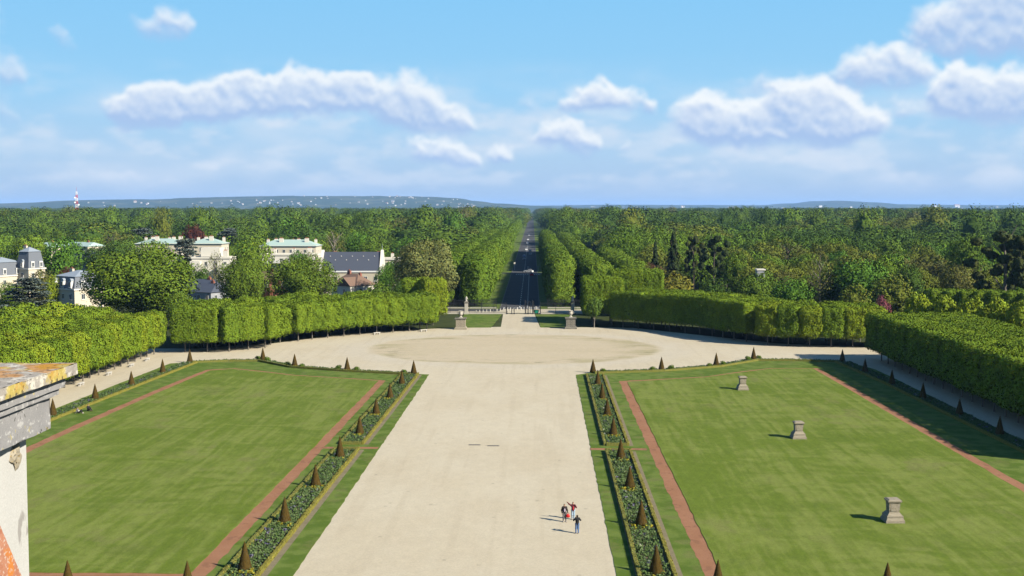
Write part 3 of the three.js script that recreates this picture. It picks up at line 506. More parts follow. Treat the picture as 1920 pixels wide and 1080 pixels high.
// ---------------------------------------------------------------- woodland
const RF = rng(801), woodMats = [['mid green', F.mid], ['dark green', F.deep], ['fresh green', F.avenue], ['olive', F.olive], ['brownish', F.brown], ['bright green', F.fresh]];
const blocked = (x, z) => {
  const a = x - drift(z), Z = -z;
  if (Z > 340 && a > -29 && a < (Z < 720 ? 43 : Z < 800 ? 31 : 24) && Z < 1500) return true;
  { const px = VX + (x - CX) * FOC / Z; if (Z < 425 && px > 1195 && px < 1420) return true; }
  if (a > -13 && a < (Z > 880 ? 24 : 13.5)) return true;
  if (x < -12 && x > -260 && Z < 610 && x < -20) return true;           // the town quarter
  if (x > 0 && x < 46 && Z < 410) return true;
  return false;
};
let placed = 0;
const stuffAt = [];
for (let Z = 345; Z < 4300; Z += Z < 600 ? 10.5 : Z < 1800 ? 14.5 : 19) {
  const half = Z * 0.445 + 15, step = Z < 600 ? 10.5 : Z < 1800 ? 14.5 : 19;
  for (let X = -half; X < half; X += step) {
    const x = CX + X - Z * 0.025 + (RF() - 0.5) * step * 0.9, z = -Z - (RF() - 0.5) * step * 0.9, q = RF(), pick = fbm(x * 0.013, z * 0.009 + 5, 4) + (RF() - 0.5) * 0.16, hgt = RF(), wid = RF(), turn = RF() * 6.28;
    if (blocked(x, z)) continue;
    const grow = lerp(0.62, 1, smoothstep(Z, 330, 520));
    const h = (12 + hgt * 9) * grow * (0.9 + 0.5 * smoothstep(fbm(x * 0.007 + 9, z * 0.007, 3), 0.45, 0.72)), w = step * (0.95 + wid * 0.65) + (h - 14) * 0.35;
    const giant = Z > 430 && hash(Math.round(x * 7), Math.round(z * 7)) < 0.13 ? 1 : 0;
    const k = giant && q < 0.6 ? 1 : pick < 0.36 ? 1 : pick < 0.52 ? 0 : pick < 0.60 ? 2 : pick < 0.68 ? 3 : pick < 0.72 ? 4 : q < 0.5 ? 5 : 0;
    if (Z < 520 && placed < 285) {
      placed++;
      const bare = k === 4 && q < 0.6, kind = bare ? 'sparse' : q > 0.93 && k === 1 ? 'conifer' : 'mid';
      tree('wood_tree', `${h > 18 ? 'tall' : h > 14 ? 'medium' : 'low'} ${w > 15 ? 'broad' : w > 13 ? 'rounded' : 'narrow'} ${woodMats[k][0]} wood tree ${Z < 400 ? 'in front' : Z < 455 ? 'midway' : 'far back'} in the woods ${x < 90 ? 'behind the conifers' : x < 150 ? 'behind the bright chestnuts' : 'behind the dark right pines'}`, x, z, h, w, G[kind][Math.floor(wid * G[kind].length)], kind === 'conifer' ? F.conifer : woodMats[k][1], kind === 'conifer' ? T.spire[0] : T[bare ? 'open' : 'broad'][hgt < 0.5 ? 0 : 1], bark, turn, `${woodMats[k][0]} trees in the forest edge right of the avenue`);
    } else stuffAt.push([x, z, Z > 620 && Z < 1700 && hash(Math.round(x * 5), Math.round(z * 3)) < 0.022 ? 28.5 + hgt * 3 : Math.min(h * (giant ? 1.15 : 1), 24 + hgt * 4), w * (giant ? 1.6 : 1), turn, k, Math.floor(q * 5)]);
  }
}
for (const [x0, , w, h] of rows.slice(0, 2)) for (let Z = 795; Z < 1500; Z += 8) stuffAt.push([x0 + drift(-Z), -Z, h * (0.95 + 0.1 * RF()), w, RF() * 6, 2, Math.floor(RF() * 5)]);
{ const m = new THREE.MeshPhysicalMaterial({ color: 0xffffff, roughness: 0.85, specularIntensity: 0.1, vertexColors: true, side: THREE.DoubleSide }), tint = woodMats.map(([, q]) => q.color), d = new THREE.Object3D(), c = new THREE.Color();
  for (let v = 0; v < 5; v++) {
    const own = stuffAt.filter((s) => s[6] === v), o = new THREE.InstancedMesh(G.far[v], m, own.length);
    own.forEach(([x, z, h, w, turn, k], i) => { d.position.set(x, 0, z); d.rotation.set(0, turn, 0); d.scale.set(w, h, w); d.updateMatrix(); o.setMatrixAt(i, d.matrix); c.copy(tint[k]).multiplyScalar(0.9 + 0.2 * hash(i, v)); o.setColorAt(i, c); });
    o.name = numbered('woodland'); o.castShadow = o.receiveShadow = true; scene.add(o);
    tag(o, 'deep green forest canopy stretching to the horizon', 'forest', 'forest canopy masses', 'stuff');
  } }
// ---------------------------------------------------------------- far hills, their houses, the radio mast
const profile = (pts, x) => { if (x <= pts[0][0]) return pts[0][1]; for (let i = 1; i < pts.length; i++) if (x < pts[i][0]) { const t = (x - pts[i - 1][0]) / (pts[i][0] - pts[i - 1][0]); return lerp(pts[i - 1][1], pts[i][1], t * t * (3 - 2 * t)); } return pts[pts.length - 1][1]; };
const hillLine = [[-200, 384], [0, 381.5], [60, 380], [160, 375], [280, 373.5], [400, 370], [500, 367.5], [650, 367.2], [800, 368.5], [850, 371], [880, 376], [930, 381], [990, 385], [1080, 388.5]];
const hillH = (x, z) => { const Z = -z, px = VX + (x - CX) * FOC / 11000, top = hy(profile(hillLine, px), 11000) + (vn(x * 0.012, 4) - 0.5) * 5; return top * smoothstep(Z, 8600, 11000) + (fbm(x * 0.002, z * 0.002, 3) - 0.5) * 14 * smoothstep(Z, 8600, 9700) * (1 - smoothstep(Z, 10200, 11000)); };
const farLine = [[900, 388], [1010, 385.5], [1150, 383.5], [1300, 384.5], [1450, 385], [1520, 381], [1570, 376.5], [1620, 379], [1680, 383], [1800, 384.5], [2100, 386]];
const ridgeH = (x, z) => { const px = VX + (x - CX) * FOC / 15000; return (hy(profile(farLine, px), 15000) + (vn(x * 0.008, 9) - 0.5) * 5) * smoothstep(-z, 12900, 15000); };
function terrain(fn, x0, x1, z0, z1, nx, nz) {
  const g = new THREE.PlaneGeometry(1, 1, nx, nz), p = g.attributes.position, uv = g.attributes.uv;
  for (let i = 0; i < p.count; i++) { const x = lerp(x0, x1, p.getX(i) + 0.5), z = lerp(z0, z1, p.getY(i) + 0.5); p.setXYZ(i, x, fn(x, z) - 0.5, z); uv.setXY(i, x / 1500, z / 1500); }
  g.computeVertexNormals(); return g;
}
const hillTex = texture(512, 512, (u, v, i, j) => { const n = fbm(u * 30, v * 30, 5), f = fbm(u * 9 + 4, v * 9, 3); return scale3(mix3(mix3([0.035, 0.06, 0.02], [0.065, 0.095, 0.03], n), [0.13, 0.14, 0.06], smoothstep(f, 0.58, 0.66) * 0.7), 0.8 + 0.4 * hash(i, j)); });
const hillM = matt(hillTex);
structure('hills', terrain(hillH, -6600, 1100, -8600, -12000, 220, 40), hillM, 'long wooded ridge on the left horizon', 'hills');
structure('hills', terrain(ridgeH, -1200, 8800, -12900, -16500, 200, 24), hillM, 'low far ridge on the right horizon', 'hills');
const hillHouse = (() => { const w = bx(1, 0.6, 0.8, 0, 0.3, 0), r = new THREE.ExtrudeGeometry(new THREE.Shape([new THREE.Vector2(-0.45, 0), new THREE.Vector2(0.45, 0), new THREE.Vector2(0, 0.34)]), { depth: 1.06, bevelEnabled: false }); r.translate(0, 0.6, -0.53); r.rotateY(Math.PI / 2); return [w, r]; })();
const farWalls = [std(0.72, 0.7, 0.66), std(0.6, 0.55, 0.47), std(0.78, 0.77, 0.75)], farRoofs = [std(0.36, 0.22, 0.16), std(0.3, 0.3, 0.32), std(0.45, 0.38, 0.32)];
{ const R = rng(901);
  for (let i = 0; i < 150; i++) {
    const right = i >= 96, px = right ? 1000 + R() * 900 : i < 22 ? 160 + R() * 330 : 470 + R() * 430, Z = right ? 13000 + R() * 900 : 9500 + R() * (px > 560 && px < 860 ? 1230 : 660), x = ex(px, Z), z = -Z, y = right ? ridgeH(x, z) : hillH(x, z), s = (right ? 15 : 8) * (0.7 + R() * 0.9) * (R() < 0.12 ? 1.7 : 1);
    const o = thing('hill_house', right ? 'tiny pale building on the far plain along the right horizon' : 'tiny white house on the wooded ridge on the left horizon', 'house', x, y - 1, z, (R() - 0.5) * 1.4, right ? 'pale buildings along the right horizon' : 'white houses on the left ridge');
    const flat = right && R() < 0.6, w = mesh('wall', hillHouse[0], farWalls[Math.floor(R() * 3)], o); w.scale.set(s * (right ? 1.8 : 1.1), s * (right && R() < 0.3 ? 1.6 : 0.95), s * 0.9);
    if (!flat) { const r = mesh('roof', hillHouse[1], farRoofs[Math.floor(R() * 3)], o); r.scale.copy(w.scale); }
  } }
{ const Z = 1500, x = ex(138, Z), H = hy(359, Z), o = thing('radio_mast', 'red and white lattice radio mast above the left forest', 'mast', x, 0, -Z, 0.5), R = [std(0.55, 0.05, 0.04), std(0.8, 0.8, 0.78)], N = 12;
  for (let k = 0; k < N; k++) {
    const y0 = H * k / N, y1 = H * (k + 1) / N, w0 = lerp(2.4, 0.8, k / N), w1 = lerp(2.4, 0.8, (k + 1) / N), parts = [];
    const bar = (a, b, t) => { const d = b.clone().sub(a), g = new THREE.BoxGeometry(t, d.length(), t); g.applyQuaternion(new THREE.Quaternion().setFromUnitVectors(V(0, 1, 0), d.clone().normalize())); const m = a.clone().add(b).multiplyScalar(0.5); g.translate(m.x, m.y, m.z); parts.push(g); };
    for (let c = 0; c < 4; c++) { const s = [[-1, -1], [1, -1], [1, 1], [-1, 1]], [ax, az] = s[c], [b0, b1] = s[(c + 1) % 4]; bar(V(ax * w0, y0, az * w0), V(ax * w1, y1, az * w1), 0.26); bar(V(ax * w0, y0, az * w0), V(b0 * w1, y1, b1 * w1), 0.2); bar(V(b0 * w0, y0, b1 * w0), V(ax * w1, y1, az * w1), 0.2); bar(V(ax * w1, y1, az * w1), V(b0 * w1, y1, b1 * w1), 0.2); }
    mesh('lattice_section', merge(parts), R[k % 2], o);
  }
  for (const [y, a] of [[0.72, -1], [0.66, 1], [0.84, -1], [0.5, 1]]) { const d = new THREE.CylinderGeometry(1.0, 1.0, 0.6, 12); d.rotateX(Math.PI / 2); d.translate(a * 2.3, H * y, 1.2); mesh('dish', merge([d, bx(2.4, 0.3, 0.3, a * 1.8, H * y, 0.9)]), R[1], o); }
  mesh('antenna', cyl(0.15, 0.1, 6, 0, H, 0, 6), R[0], o); }

// ---------------------------------------------------------------- the town left of the plaza
const cream = std(0.62, 0.55, 0.42), white = std(0.72, 0.68, 0.58), stone = std(0.52, 0.46, 0.35), slate = std(0.07, 0.08, 0.105, 0.6), slateGrey = std(0.15, 0.165, 0.19, 0.6), zinc = std(0.30, 0.34, 0.38, 0.5), copper = std(0.38, 0.50, 0.45, 0.7), tile = std(0.19, 0.12, 0.085), brick = std(0.30, 0.115, 0.075), greyWall = std(0.33, 0.34, 0.36), frameM = std(0.75, 0.74, 0.7), glassM = new THREE.MeshPhysicalMaterial({ color: colour(0.02, 0.028, 0.035), roughness: 0.08 }), shutter = std(0.34, 0.13, 0.08);
const winG = { frame: merge([bx(1, 0.06, 0.1, 0, 0.47, 0), bx(1, 0.06, 0.1, 0, -0.47, 0), bx(0.07, 1, 0.1, -0.465, 0, 0), bx(0.07, 1, 0.1, 0.465, 0, 0), bx(0.05, 1, 0.08, 0, 0, 0)]), pane: bx(0.9, 0.92, 0.04, 0, 0, -0.02), sill: bx(1.14, 0.07, 0.2, 0, -0.54, 0.05) };
function win(parent, x, y, z, w, h, turn = 0) { const f = mesh('window', winG.frame, frameM, parent); f.position.set(x, y, z); f.rotation.y = turn; f.scale.set(w, h, 1); mesh('pane', winG.pane, glassM, f); mesh('sill', winG.sill, frameM, f); return f; }
function facade(parent, w, d, floors, y0, fh, n, side = 2) { for (let k = 0; k < floors; k++) { for (let i = 0; i < n; i++) win(parent, (i + 0.5) / n * w - w / 2, y0 + k * fh, d / 2 + 0.04, 1.2, 1.6); for (let i = 0; i < side; i++) win(parent, w / 2 + 0.04, y0 + k * fh, (i + 0.5) / side * d - d / 2, 1.2, 1.6, Math.PI / 2); } }
function prism(w, d, h, over = 0.3, inset = 0) {                          // hipped or gabled roof on a w by d plan; inset shortens the ridge
  const a = w / 2 + over, b = d / 2 + over, c = w / 2 - inset + (inset ? 0 : over), P = [[-a, 0, b], [a, 0, b], [a, 0, -b], [-a, 0, -b], [-c, h, 0], [c, h, 0]], I = [0, 1, 5, 0, 5, 4, 2, 3, 4, 2, 4, 5, 1, 2, 5, 3, 0, 4, 0, 3, 2, 0, 2, 1], p = [];
  for (const i of I) p.push(...P[i]);
  const g = new THREE.BufferGeometry(); g.setAttribute('position', new THREE.Float32BufferAttribute(p, 3)); g.setAttribute('uv', new THREE.Float32BufferAttribute(new Array(I.length * 2).fill(0).map((_, i) => p[Math.floor(i / 2) * 3 + (i % 2)] * 0.1), 2)); g.computeVertexNormals(); return g;
}
function frustum(w, d, h, inset) { const P = [[-w / 2, 0, d / 2], [w / 2, 0, d / 2], [w / 2, 0, -d / 2], [-w / 2, 0, -d / 2]], Q = P.map(([x, , z]) => [x - Math.sign(x) * inset, h, z - Math.sign(z) * inset]), p = [], quad = (a, b, c, e) => p.push(...a, ...b, ...c, ...a, ...c, ...e); for (let i = 0; i < 4; i++) { const j = (i + 1) % 4; quad(P[i], P[j], Q[j], Q[i]); } quad(Q[0], Q[1], Q[2], Q[3]); const g = new THREE.BufferGeometry(); g.setAttribute('position', new THREE.Float32BufferAttribute(p, 3)); g.setAttribute('uv', new THREE.Float32BufferAttribute(new Array(p.length / 3 * 2).fill(0).map((_, i) => p[Math.floor(i / 2) * 3 + (i % 2)] * 0.1), 2)); g.computeVertexNormals(); return g; }
function stack(parent, x, y, z, h = 1.7, m = cream, pots = 3) { const c = mesh('chimney', bx(0.5 + pots * 0.32, h, 0.7, 0, h / 2, 0), m, parent); c.position.set(x, y, z); for (let i = 0; i < pots; i++) mesh('chimney_pot', cyl(0.13, 0.11, 0.45, (i - (pots - 1) / 2) * 0.34, h, 0, 8), shutter, c); return c; }
function building(name, label, px, Z, w, d, turn = 0) { return thing(name, label, 'building', ex(px, Z), -0.05, -Z, turn); }
{ // slate roofed hall with pale stone gable ends
  const o = building('slate_roof_hall', 'long hall with a big dark slate roof and pale stone gable copings', 660, 405, 0, 0, 0.04), w = 20.5, d = 13, e = 8.3, h = hy(472, 405);
  mesh('wall', bx(w, e, d, 0, e / 2, 0), stone, o); const r = mesh('roof', prism(w - 1, d, h - e, 0.2), slate, o); r.position.y = e;
  mesh('cornice', bx(w + 0.3, 0.5, d + 0.7, 0, e - 0.25, 0), frameM, o);
  for (const s of [-1, 1]) { const g = new THREE.ExtrudeGeometry(new THREE.Shape([new THREE.Vector2(-d / 2 - 0.5, 0), new THREE.Vector2(d / 2 + 0.5, 0), new THREE.Vector2(0.4, h - e + 0.7), new THREE.Vector2(-0.4, h - e + 0.7)]), { depth: 0.9, bevelEnabled: false }); g.rotateY(Math.PI / 2); g.translate(s * (w / 2) - 0.45, e, 0); mesh('gable_coping', g, white, o); }
  mesh('finial', cyl(0.12, 0.03, 2.2, w / 2, h + 0.5, 0, 6), zinc, o);
  const vent = bx(0.3, 0.22, 0.3); for (let k = 0; k < 9; k++) { const t = k % 2 ? 0.55 : 0.75, v = mesh('roof_vent', vent, frameM, o); v.position.set(-7.5 + k * 1.9, e + (h - e) * t + 0.15, (d / 2) * (1 - t) + 0.15); }
  facade(o, w, d, 2, 2.2, 3.4, 6); }
{ // brown tiled house
  const o = building('tiled_house', 'small house with a brown hipped tile roof beside the flowering chestnut', 660, 362, 0, 0, -0.6), e = 6.0;
  mesh('wall', bx(10.5, e, 8, 0, e / 2, 0), white, o); const r = mesh('roof', prism(10.5, 8, 3.4, 0.5, 3), tile, o); r.position.y = e;
  const r2 = mesh('cross_roof', prism(6, 5, 2.6, 0.4), tile, o); r2.rotation.y = Math.PI / 2; r2.position.set(2.2, e, 3.2); mesh('wing_wall', bx(5, e, 4, 2.2, e / 2, 4.2), white, o);
  stack(o, -1.5, e + 2.6, 0, 1.7, brick, 2); stack(o, 2.6, e + 2.4, -0.5, 1.2, brick, 1); facade(o, 10.5, 8, 2, 1.8, 2.6, 3); win(o, 2.2, 4.3, 6.26, 1.1, 1.5); }
function flatBlock(name, label, px, Z, w, d, h, opt = {}) {
  const o = building(name, label, px, Z, w, d, opt.turn ?? 0), wall = opt.wall ?? cream;
  mesh('wall', bx(w, h, d, 0, h / 2, 0), wall, o); mesh('parapet', merge([bx(w + 0.5, 0.6, 0.4, 0, h + 0.3, d / 2 + 0.1), bx(w + 0.5, 0.6, 0.4, 0, h + 0.3, -d / 2 - 0.1), bx(0.4, 0.6, d - 0.2, w / 2 + 0.05, h + 0.3, 0), bx(0.4, 0.6, d - 0.2, -w / 2 - 0.05, h + 0.3, 0)]), white, o);
  if (opt.roof) { const r = mesh('roof', prism(w, d, opt.roofH ?? 2, 0.6, d / 2.4), opt.roof, o); r.position.y = h + 0.35; }
  const n = opt.stacks ?? 5; for (let i = 0; i < n; i++) stack(o, (i + 0.5) / n * w - w / 2 + (i % 2) * 0.6, h + (opt.roof ? 0.8 : 0.1), (i % 3 - 1) * d * 0.2, 2.1 + (i % 3) * 0.3, opt.stackM ?? white, 2 + i % 3);
  facade(o, w, d, opt.floors ?? 3, h - 1.9 - ((opt.floors ?? 3) - 1) * 2.9, 2.9, Math.max(2, Math.round(w / 3.2)), Math.max(2, Math.round(d / 4)));
  if (opt.balcony) for (let k = 0; k < (opt.floors ?? 3); k++) { const y = h - 2.9 - k * 2.9, b = mesh('balcony', bx(w * 0.8, 0.25, 1.4, 0, y, d / 2 + 0.75), white, o); mesh('railing', bx(w * 0.8, 0.9, 0.08, 0, y + 0.55, d / 2 + 1.4), frameM, b); }
  return o;
}
flatBlock('green_roof_villa', 'long cream villa with a green copper roof and many chimneys', 300, 520, 20, 13, hy(458, 520), { roof: copper, roofH: 2.2, stacks: 6, floors: 4 });
flatBlock('green_roof_villa', 'cream villa with a green copper roof right of the copper beech', 388, 505, 14, 12, hy(458, 505), { roof: copper, roofH: 2.2, stacks: 4, floors: 4 });
{ const Z = 430, o = flatBlock('white_block', 'bright white modern block with boxy projecting bays', 398, Z, 14, 10, hy(484, Z), { wall: white, stacks: 3, floors: 2 }); mesh('bay', bx(4.2, 9, 3, 5.2, 4.5, 6.4), white, o); mesh('bay', bx(3.6, 10.4, 2.4, -5.2, 5.2, 6.1), white, o); mesh('upper_storey', bx(7, 3.2, 6, -1, hy(484, Z) + 2.2, -1), white, o); }
flatBlock('green_roof_apartments', 'pale apartment block with a bright green copper roof', 543, 500, 24, 13, hy(462, 500), { roof: copper, roofH: 2.6, stacks: 7, floors: 4 });
flatBlock('balcony_apartments', 'white apartment block with long stepped balconies', 546, 462, 22, 11, hy(478, 462), { wall: white, stacks: 3, floors: 3, balcony: true });
flatBlock('long_apartments', 'low cream apartment block with chimneys behind the slate hall', 655, 455, 38, 11, hy(486, 455), { stacks: 7, floors: 3, balcony: false });
{ // mansard houses at the left edge
  const mansard = (label, px, Z, w, d, e, h, turn, n, top = zinc) => { const o = building('mansard_house', label, px, Z, w, d, turn); mesh('wall', bx(w, e, d, 0, e / 2, 0), cream, o); mesh('cornice', bx(w + 0.6, 0.45, d + 0.6, 0, e + 0.1, 0), white, o); const r = mesh('roof', frustum(w, d, h, 0.9), slateGrey, o); r.position.y = e + 0.32; const t = mesh('roof_cap', prism(w - 1.8, d - 1.8, 1.6, 0.25, Math.min(w, d) / 2.6), top, o); t.position.y = e + h + 0.32;
    for (let i = 0; i < n; i++) { const x = (i + 0.5) / n * w - w / 2, dm = mesh('dormer', bx(1.3, 2.1, 1.6, x, e + 1.5, d / 2 - 0.6), frameM, o); win(o, x, e + 1.5, d / 2 + 0.26, 0.95, 1.5); mesh('dormer_roof', (() => { const g = new THREE.CylinderGeometry(0.75, 0.75, 1.7, 12, 1, false, 0, Math.PI); g.rotateZ(Math.PI / 2); g.rotateY(Math.PI / 2); return g; })(), zinc, dm).position.set(x, e + 2.5, d / 2 - 0.6); }
    for (let i = 0; i < 2; i++) { const z = (i + 0.5) / 2 * d - d / 2; mesh('dormer', bx(1.6, 2.1, 1.3, w / 2 - 0.6, e + 1.5, z), frameM, o); win(o, w / 2 + 0.26, e + 1.5, z, 0.95, 1.5, Math.PI / 2); }
    facade(o, w, d, 2, e - 2 - 3, 3, n); stack(o, -w / 3, e + h, 0, 2.2, cream, 3); return o; };
  mansard('slate mansard house with three round dormers and a grey zinc cap', 140, 338, 11.5, 11, 6.4, 3.4, -0.62, 3);
  mansard('tall slate mansard tower at the left edge', 46, 385, 6.4, 6.4, 9.6, 5.4, -0.5, 1);
  mansard('lower mansard wing cut by the left edge', -14, 384, 12, 10, 7.4, 4.2, -0.5, 3); }
{ const low = (label, px, Z, w, d, e, r, m, wm) => { const o = building('low_house', label, px, Z, w, d, -0.5); mesh('wall', bx(w, e, d, 0, e / 2, 0), wm, o); const q = mesh('roof', prism(w, d, r, 0.4, 1.5), m, o); q.position.y = e; facade(o, w, d, 1, e - 1.6, 3, 3); stack(o, w * 0.2, e + r - 0.6, 0, 1.2, brick, 2); return o; };
  low('low grey house with a slate roof right of the broadest chestnut', 385, 352, 10, 8, 4.6, 2.6, slate, greyWall); low('second slate roof behind the low grey house', 376, 366, 13, 8, 5.2, 2.2, slate, greyWall);
  low('brick fronted house half hidden by the rounded chestnut', 500, 372, 8, 8, 7.2, 2.4, tile, brick);
  low('small house with a green roof among the left trees', 148, 540, 18, 10, 12, 1.8, copper, cream); low('slate roofed house among the cedars on the left', 180, 500, 13, 9, 8.6, 2.4, slate, greyWall); low('green roofed house at the far left among trees', 82, 560, 14, 9, 11, 2, copper, cream); }
{ const o = thing('marquee', 'white flat roofed pavilion glimpsed among the right trees', 'building', ex(1424, 345), -0.05, -345); mesh('roof', bx(2.6, 0.35, 3.4, 0, hy(503, 345) - 0.2, 0), white, o); mesh('wall', bx(2.3, hy(503, 345) - 0.4, 3, 0, hy(503, 345) / 2 - 0.2, 0), greyWall, o); }

// ---------------------------------------------------------------- clipped yew cones, box edging and bed planting
const yewTex = texture(256, 256, (u, v, i, j) => scale3(mix3([0.055, 0.036, 0.010], [0.105, 0.068, 0.018], fbm(u * 26, v * 26, 4)), 0.75 + 0.5 * hash(i, j)));
const yewM = matt(yewTex), yewLeafM = leafM(0.088, 0.06, 0.016);
const coneShapes = [1, 2, 3].map((sd) => {
  const g = lathe(Array.from({ length: 30 }, (_, i) => { const t = i / 29; return [Math.max(0.001, 0.60 * Math.pow(1 - t, 0.93) * (t < 0.04 ? 0.9 : 1)), 0.12 + t * 2.5]; }), 30), p = g.attributes.position;
  for (let i = 0; i < p.count; i++) { const a = Math.atan2(p.getZ(i), p.getX(i)), y = p.getY(i), w = 1 + (vn(Math.cos(a) * 3 + sd * 9, Math.sin(a) * 3 + y * 4) - 0.5) * 0.14; p.setX(i, p.getX(i) * w); p.setZ(i, p.getZ(i) * w); }
  g.computeVertexNormals();
  const L = new Leaves(sd + 60), R = L.R; for (let k = 0; k < 1500; k++) { const t = 1 - Math.sqrt(R()), a = R() * 6.28, r = 0.60 * Math.pow(1 - t, 0.93); L.leaf(Math.cos(a) * r, 0.12 + t * 2.5, Math.sin(a) * r, Math.cos(a), 0.25, Math.sin(a), 0.075, 0.9 + 0.3 * R(), 0.9); }
  return [g, L.geometry()];
});
const stub = cyl(0.07, 0.06, 0.35, 0, 0, 0, 7);
let coneCount = 0;
function cone(x, z, label, group, s = 1) { const k = coneCount++ % 3, o = thing('yew_cone', label, 'topiary', x, 0, z, k * 2.1 + x, group); mesh('stem', stub, bark, o); const b = mesh('foliage', coneShapes[k][0], yewM, o); mesh('twig_tips', coneShapes[k][1], yewLeafM, b); o.scale.set(s, s * (0.96 + 0.08 * hash(coneCount, 5)), s); return o; }
const flower = (() => { const L = new Leaves(71), R = L.R; for (let k = 0; k < 11; k++) { const a = R() * 6.28, r = R() * 0.12; L.leaf(Math.cos(a) * r, 0.05 + R() * 0.22, Math.sin(a) * r, Math.cos(a) * 0.6, 0.7, Math.sin(a) * 0.6, 0.17, 1, 0.5); } return L.geometry(); })();
const plantM = new THREE.MeshPhysicalMaterial({ color: 0xffffff, roughness: 0.8, specularIntensity: 0.3, vertexColors: true, side: THREE.DoubleSide });
const plantTints = [[0.06, 0.1, 0.03], [0.075, 0.12, 0.04], [0.09, 0.125, 0.055], [0.06, 0.1, 0.03], [0.095, 0.135, 0.055]], bloom = [[0.09, 0.08, 0.16], [0.2, 0.21, 0.2], [0.11, 0.1, 0.18], [0.26, 0.22, 0.02]];
function planting(points, label, seed, gold = []) {                       // [x, z] spots
  const R = rng(seed), o = new THREE.InstancedMesh(flower, plantM, points.length), d = new THREE.Object3D(), c = new THREE.Color();
  points.forEach(([x, z], i) => { d.position.set(x, 0, z); d.rotation.set((R() - 0.5) * 0.5, R() * 6.28, (R() - 0.5) * 0.5); d.scale.setScalar(0.8 + R() * 0.8); d.updateMatrix(); o.setMatrixAt(i, d.matrix);
    const n = gold.some(([gx, gz]) => Math.hypot(gx - x, gz - z) < 1.05), q = R(), t = n && q < 0.3 ? bloom[3] : q < 0.06 ? bloom[Math.floor(R() * 3)] : plantTints[Math.floor(R() * 5)]; c.setRGB(t[0] * 0.72, t[1] * 0.76, t[2] * 0.66); o.setColorAt(i, c); });
  o.name = numbered('flower_planting'); o.castShadow = o.receiveShadow = true; scene.add(o); tag(o, label, 'flower bed', null, 'stuff'); return o;
}
const boxM = leafM(0.23, 0.225, 0.06), boxGold = leafM(0.27, 0.245, 0.055), soilM = matt(texture(256, 256, (u, v, i, j) => scale3(mix3([0.19, 0.16, 0.10], [0.27, 0.225, 0.14], fbm(u * 14, v * 14, 4)), 0.8 + 0.4 * hash(i, j))));
function edging(points, label, w, h, m, seed) {                           // a low clipped box hedge along a line
  const L = new Leaves(seed), R = L.R, core = [];
  for (let i = 0; i < points.length - 1; i++) {
    const [ax, az] = points[i], [x1, z1] = points[i + 1], len = Math.hypot(x1 - ax, z1 - az), tx = (x1 - ax) / len, tz = (z1 - az) / len, g = bx(w * 0.82, h * 0.9, len, 0, h * 0.45, 0); g.rotateY(Math.atan2(tx, tz)); g.translate((ax + x1) / 2, 0, (az + z1) / 2); core.push(g);
    for (let k = 0; k < len * 46; k++) { const s = R() * len, q = R(), cx = ax + tx * s, cz = az + tz * s, up = q < 0.4, sd = R() < 0.5 ? 1 : -1, o = up ? (R() - 0.5) * w : sd * w / 2, y = up ? h + (vn(s * 1.3 + seed, 2) - 0.5) * 0.06 : R() * h; L.leaf(cx - tz * o, y, cz + tx * o, up ? 0 : -tz * sd, up ? 1 : 0.2, up ? 0 : tx * sd, 0.12, 0.85 + 0.3 * vn(s * 0.7, seed), 0.8); }
  }
  for (const g of core) L.solid(g);
  const o = mesh('box_edging', L.geometry(), m); return tag(o, label, 'hedge', 'low box edgings of the flower beds');
}
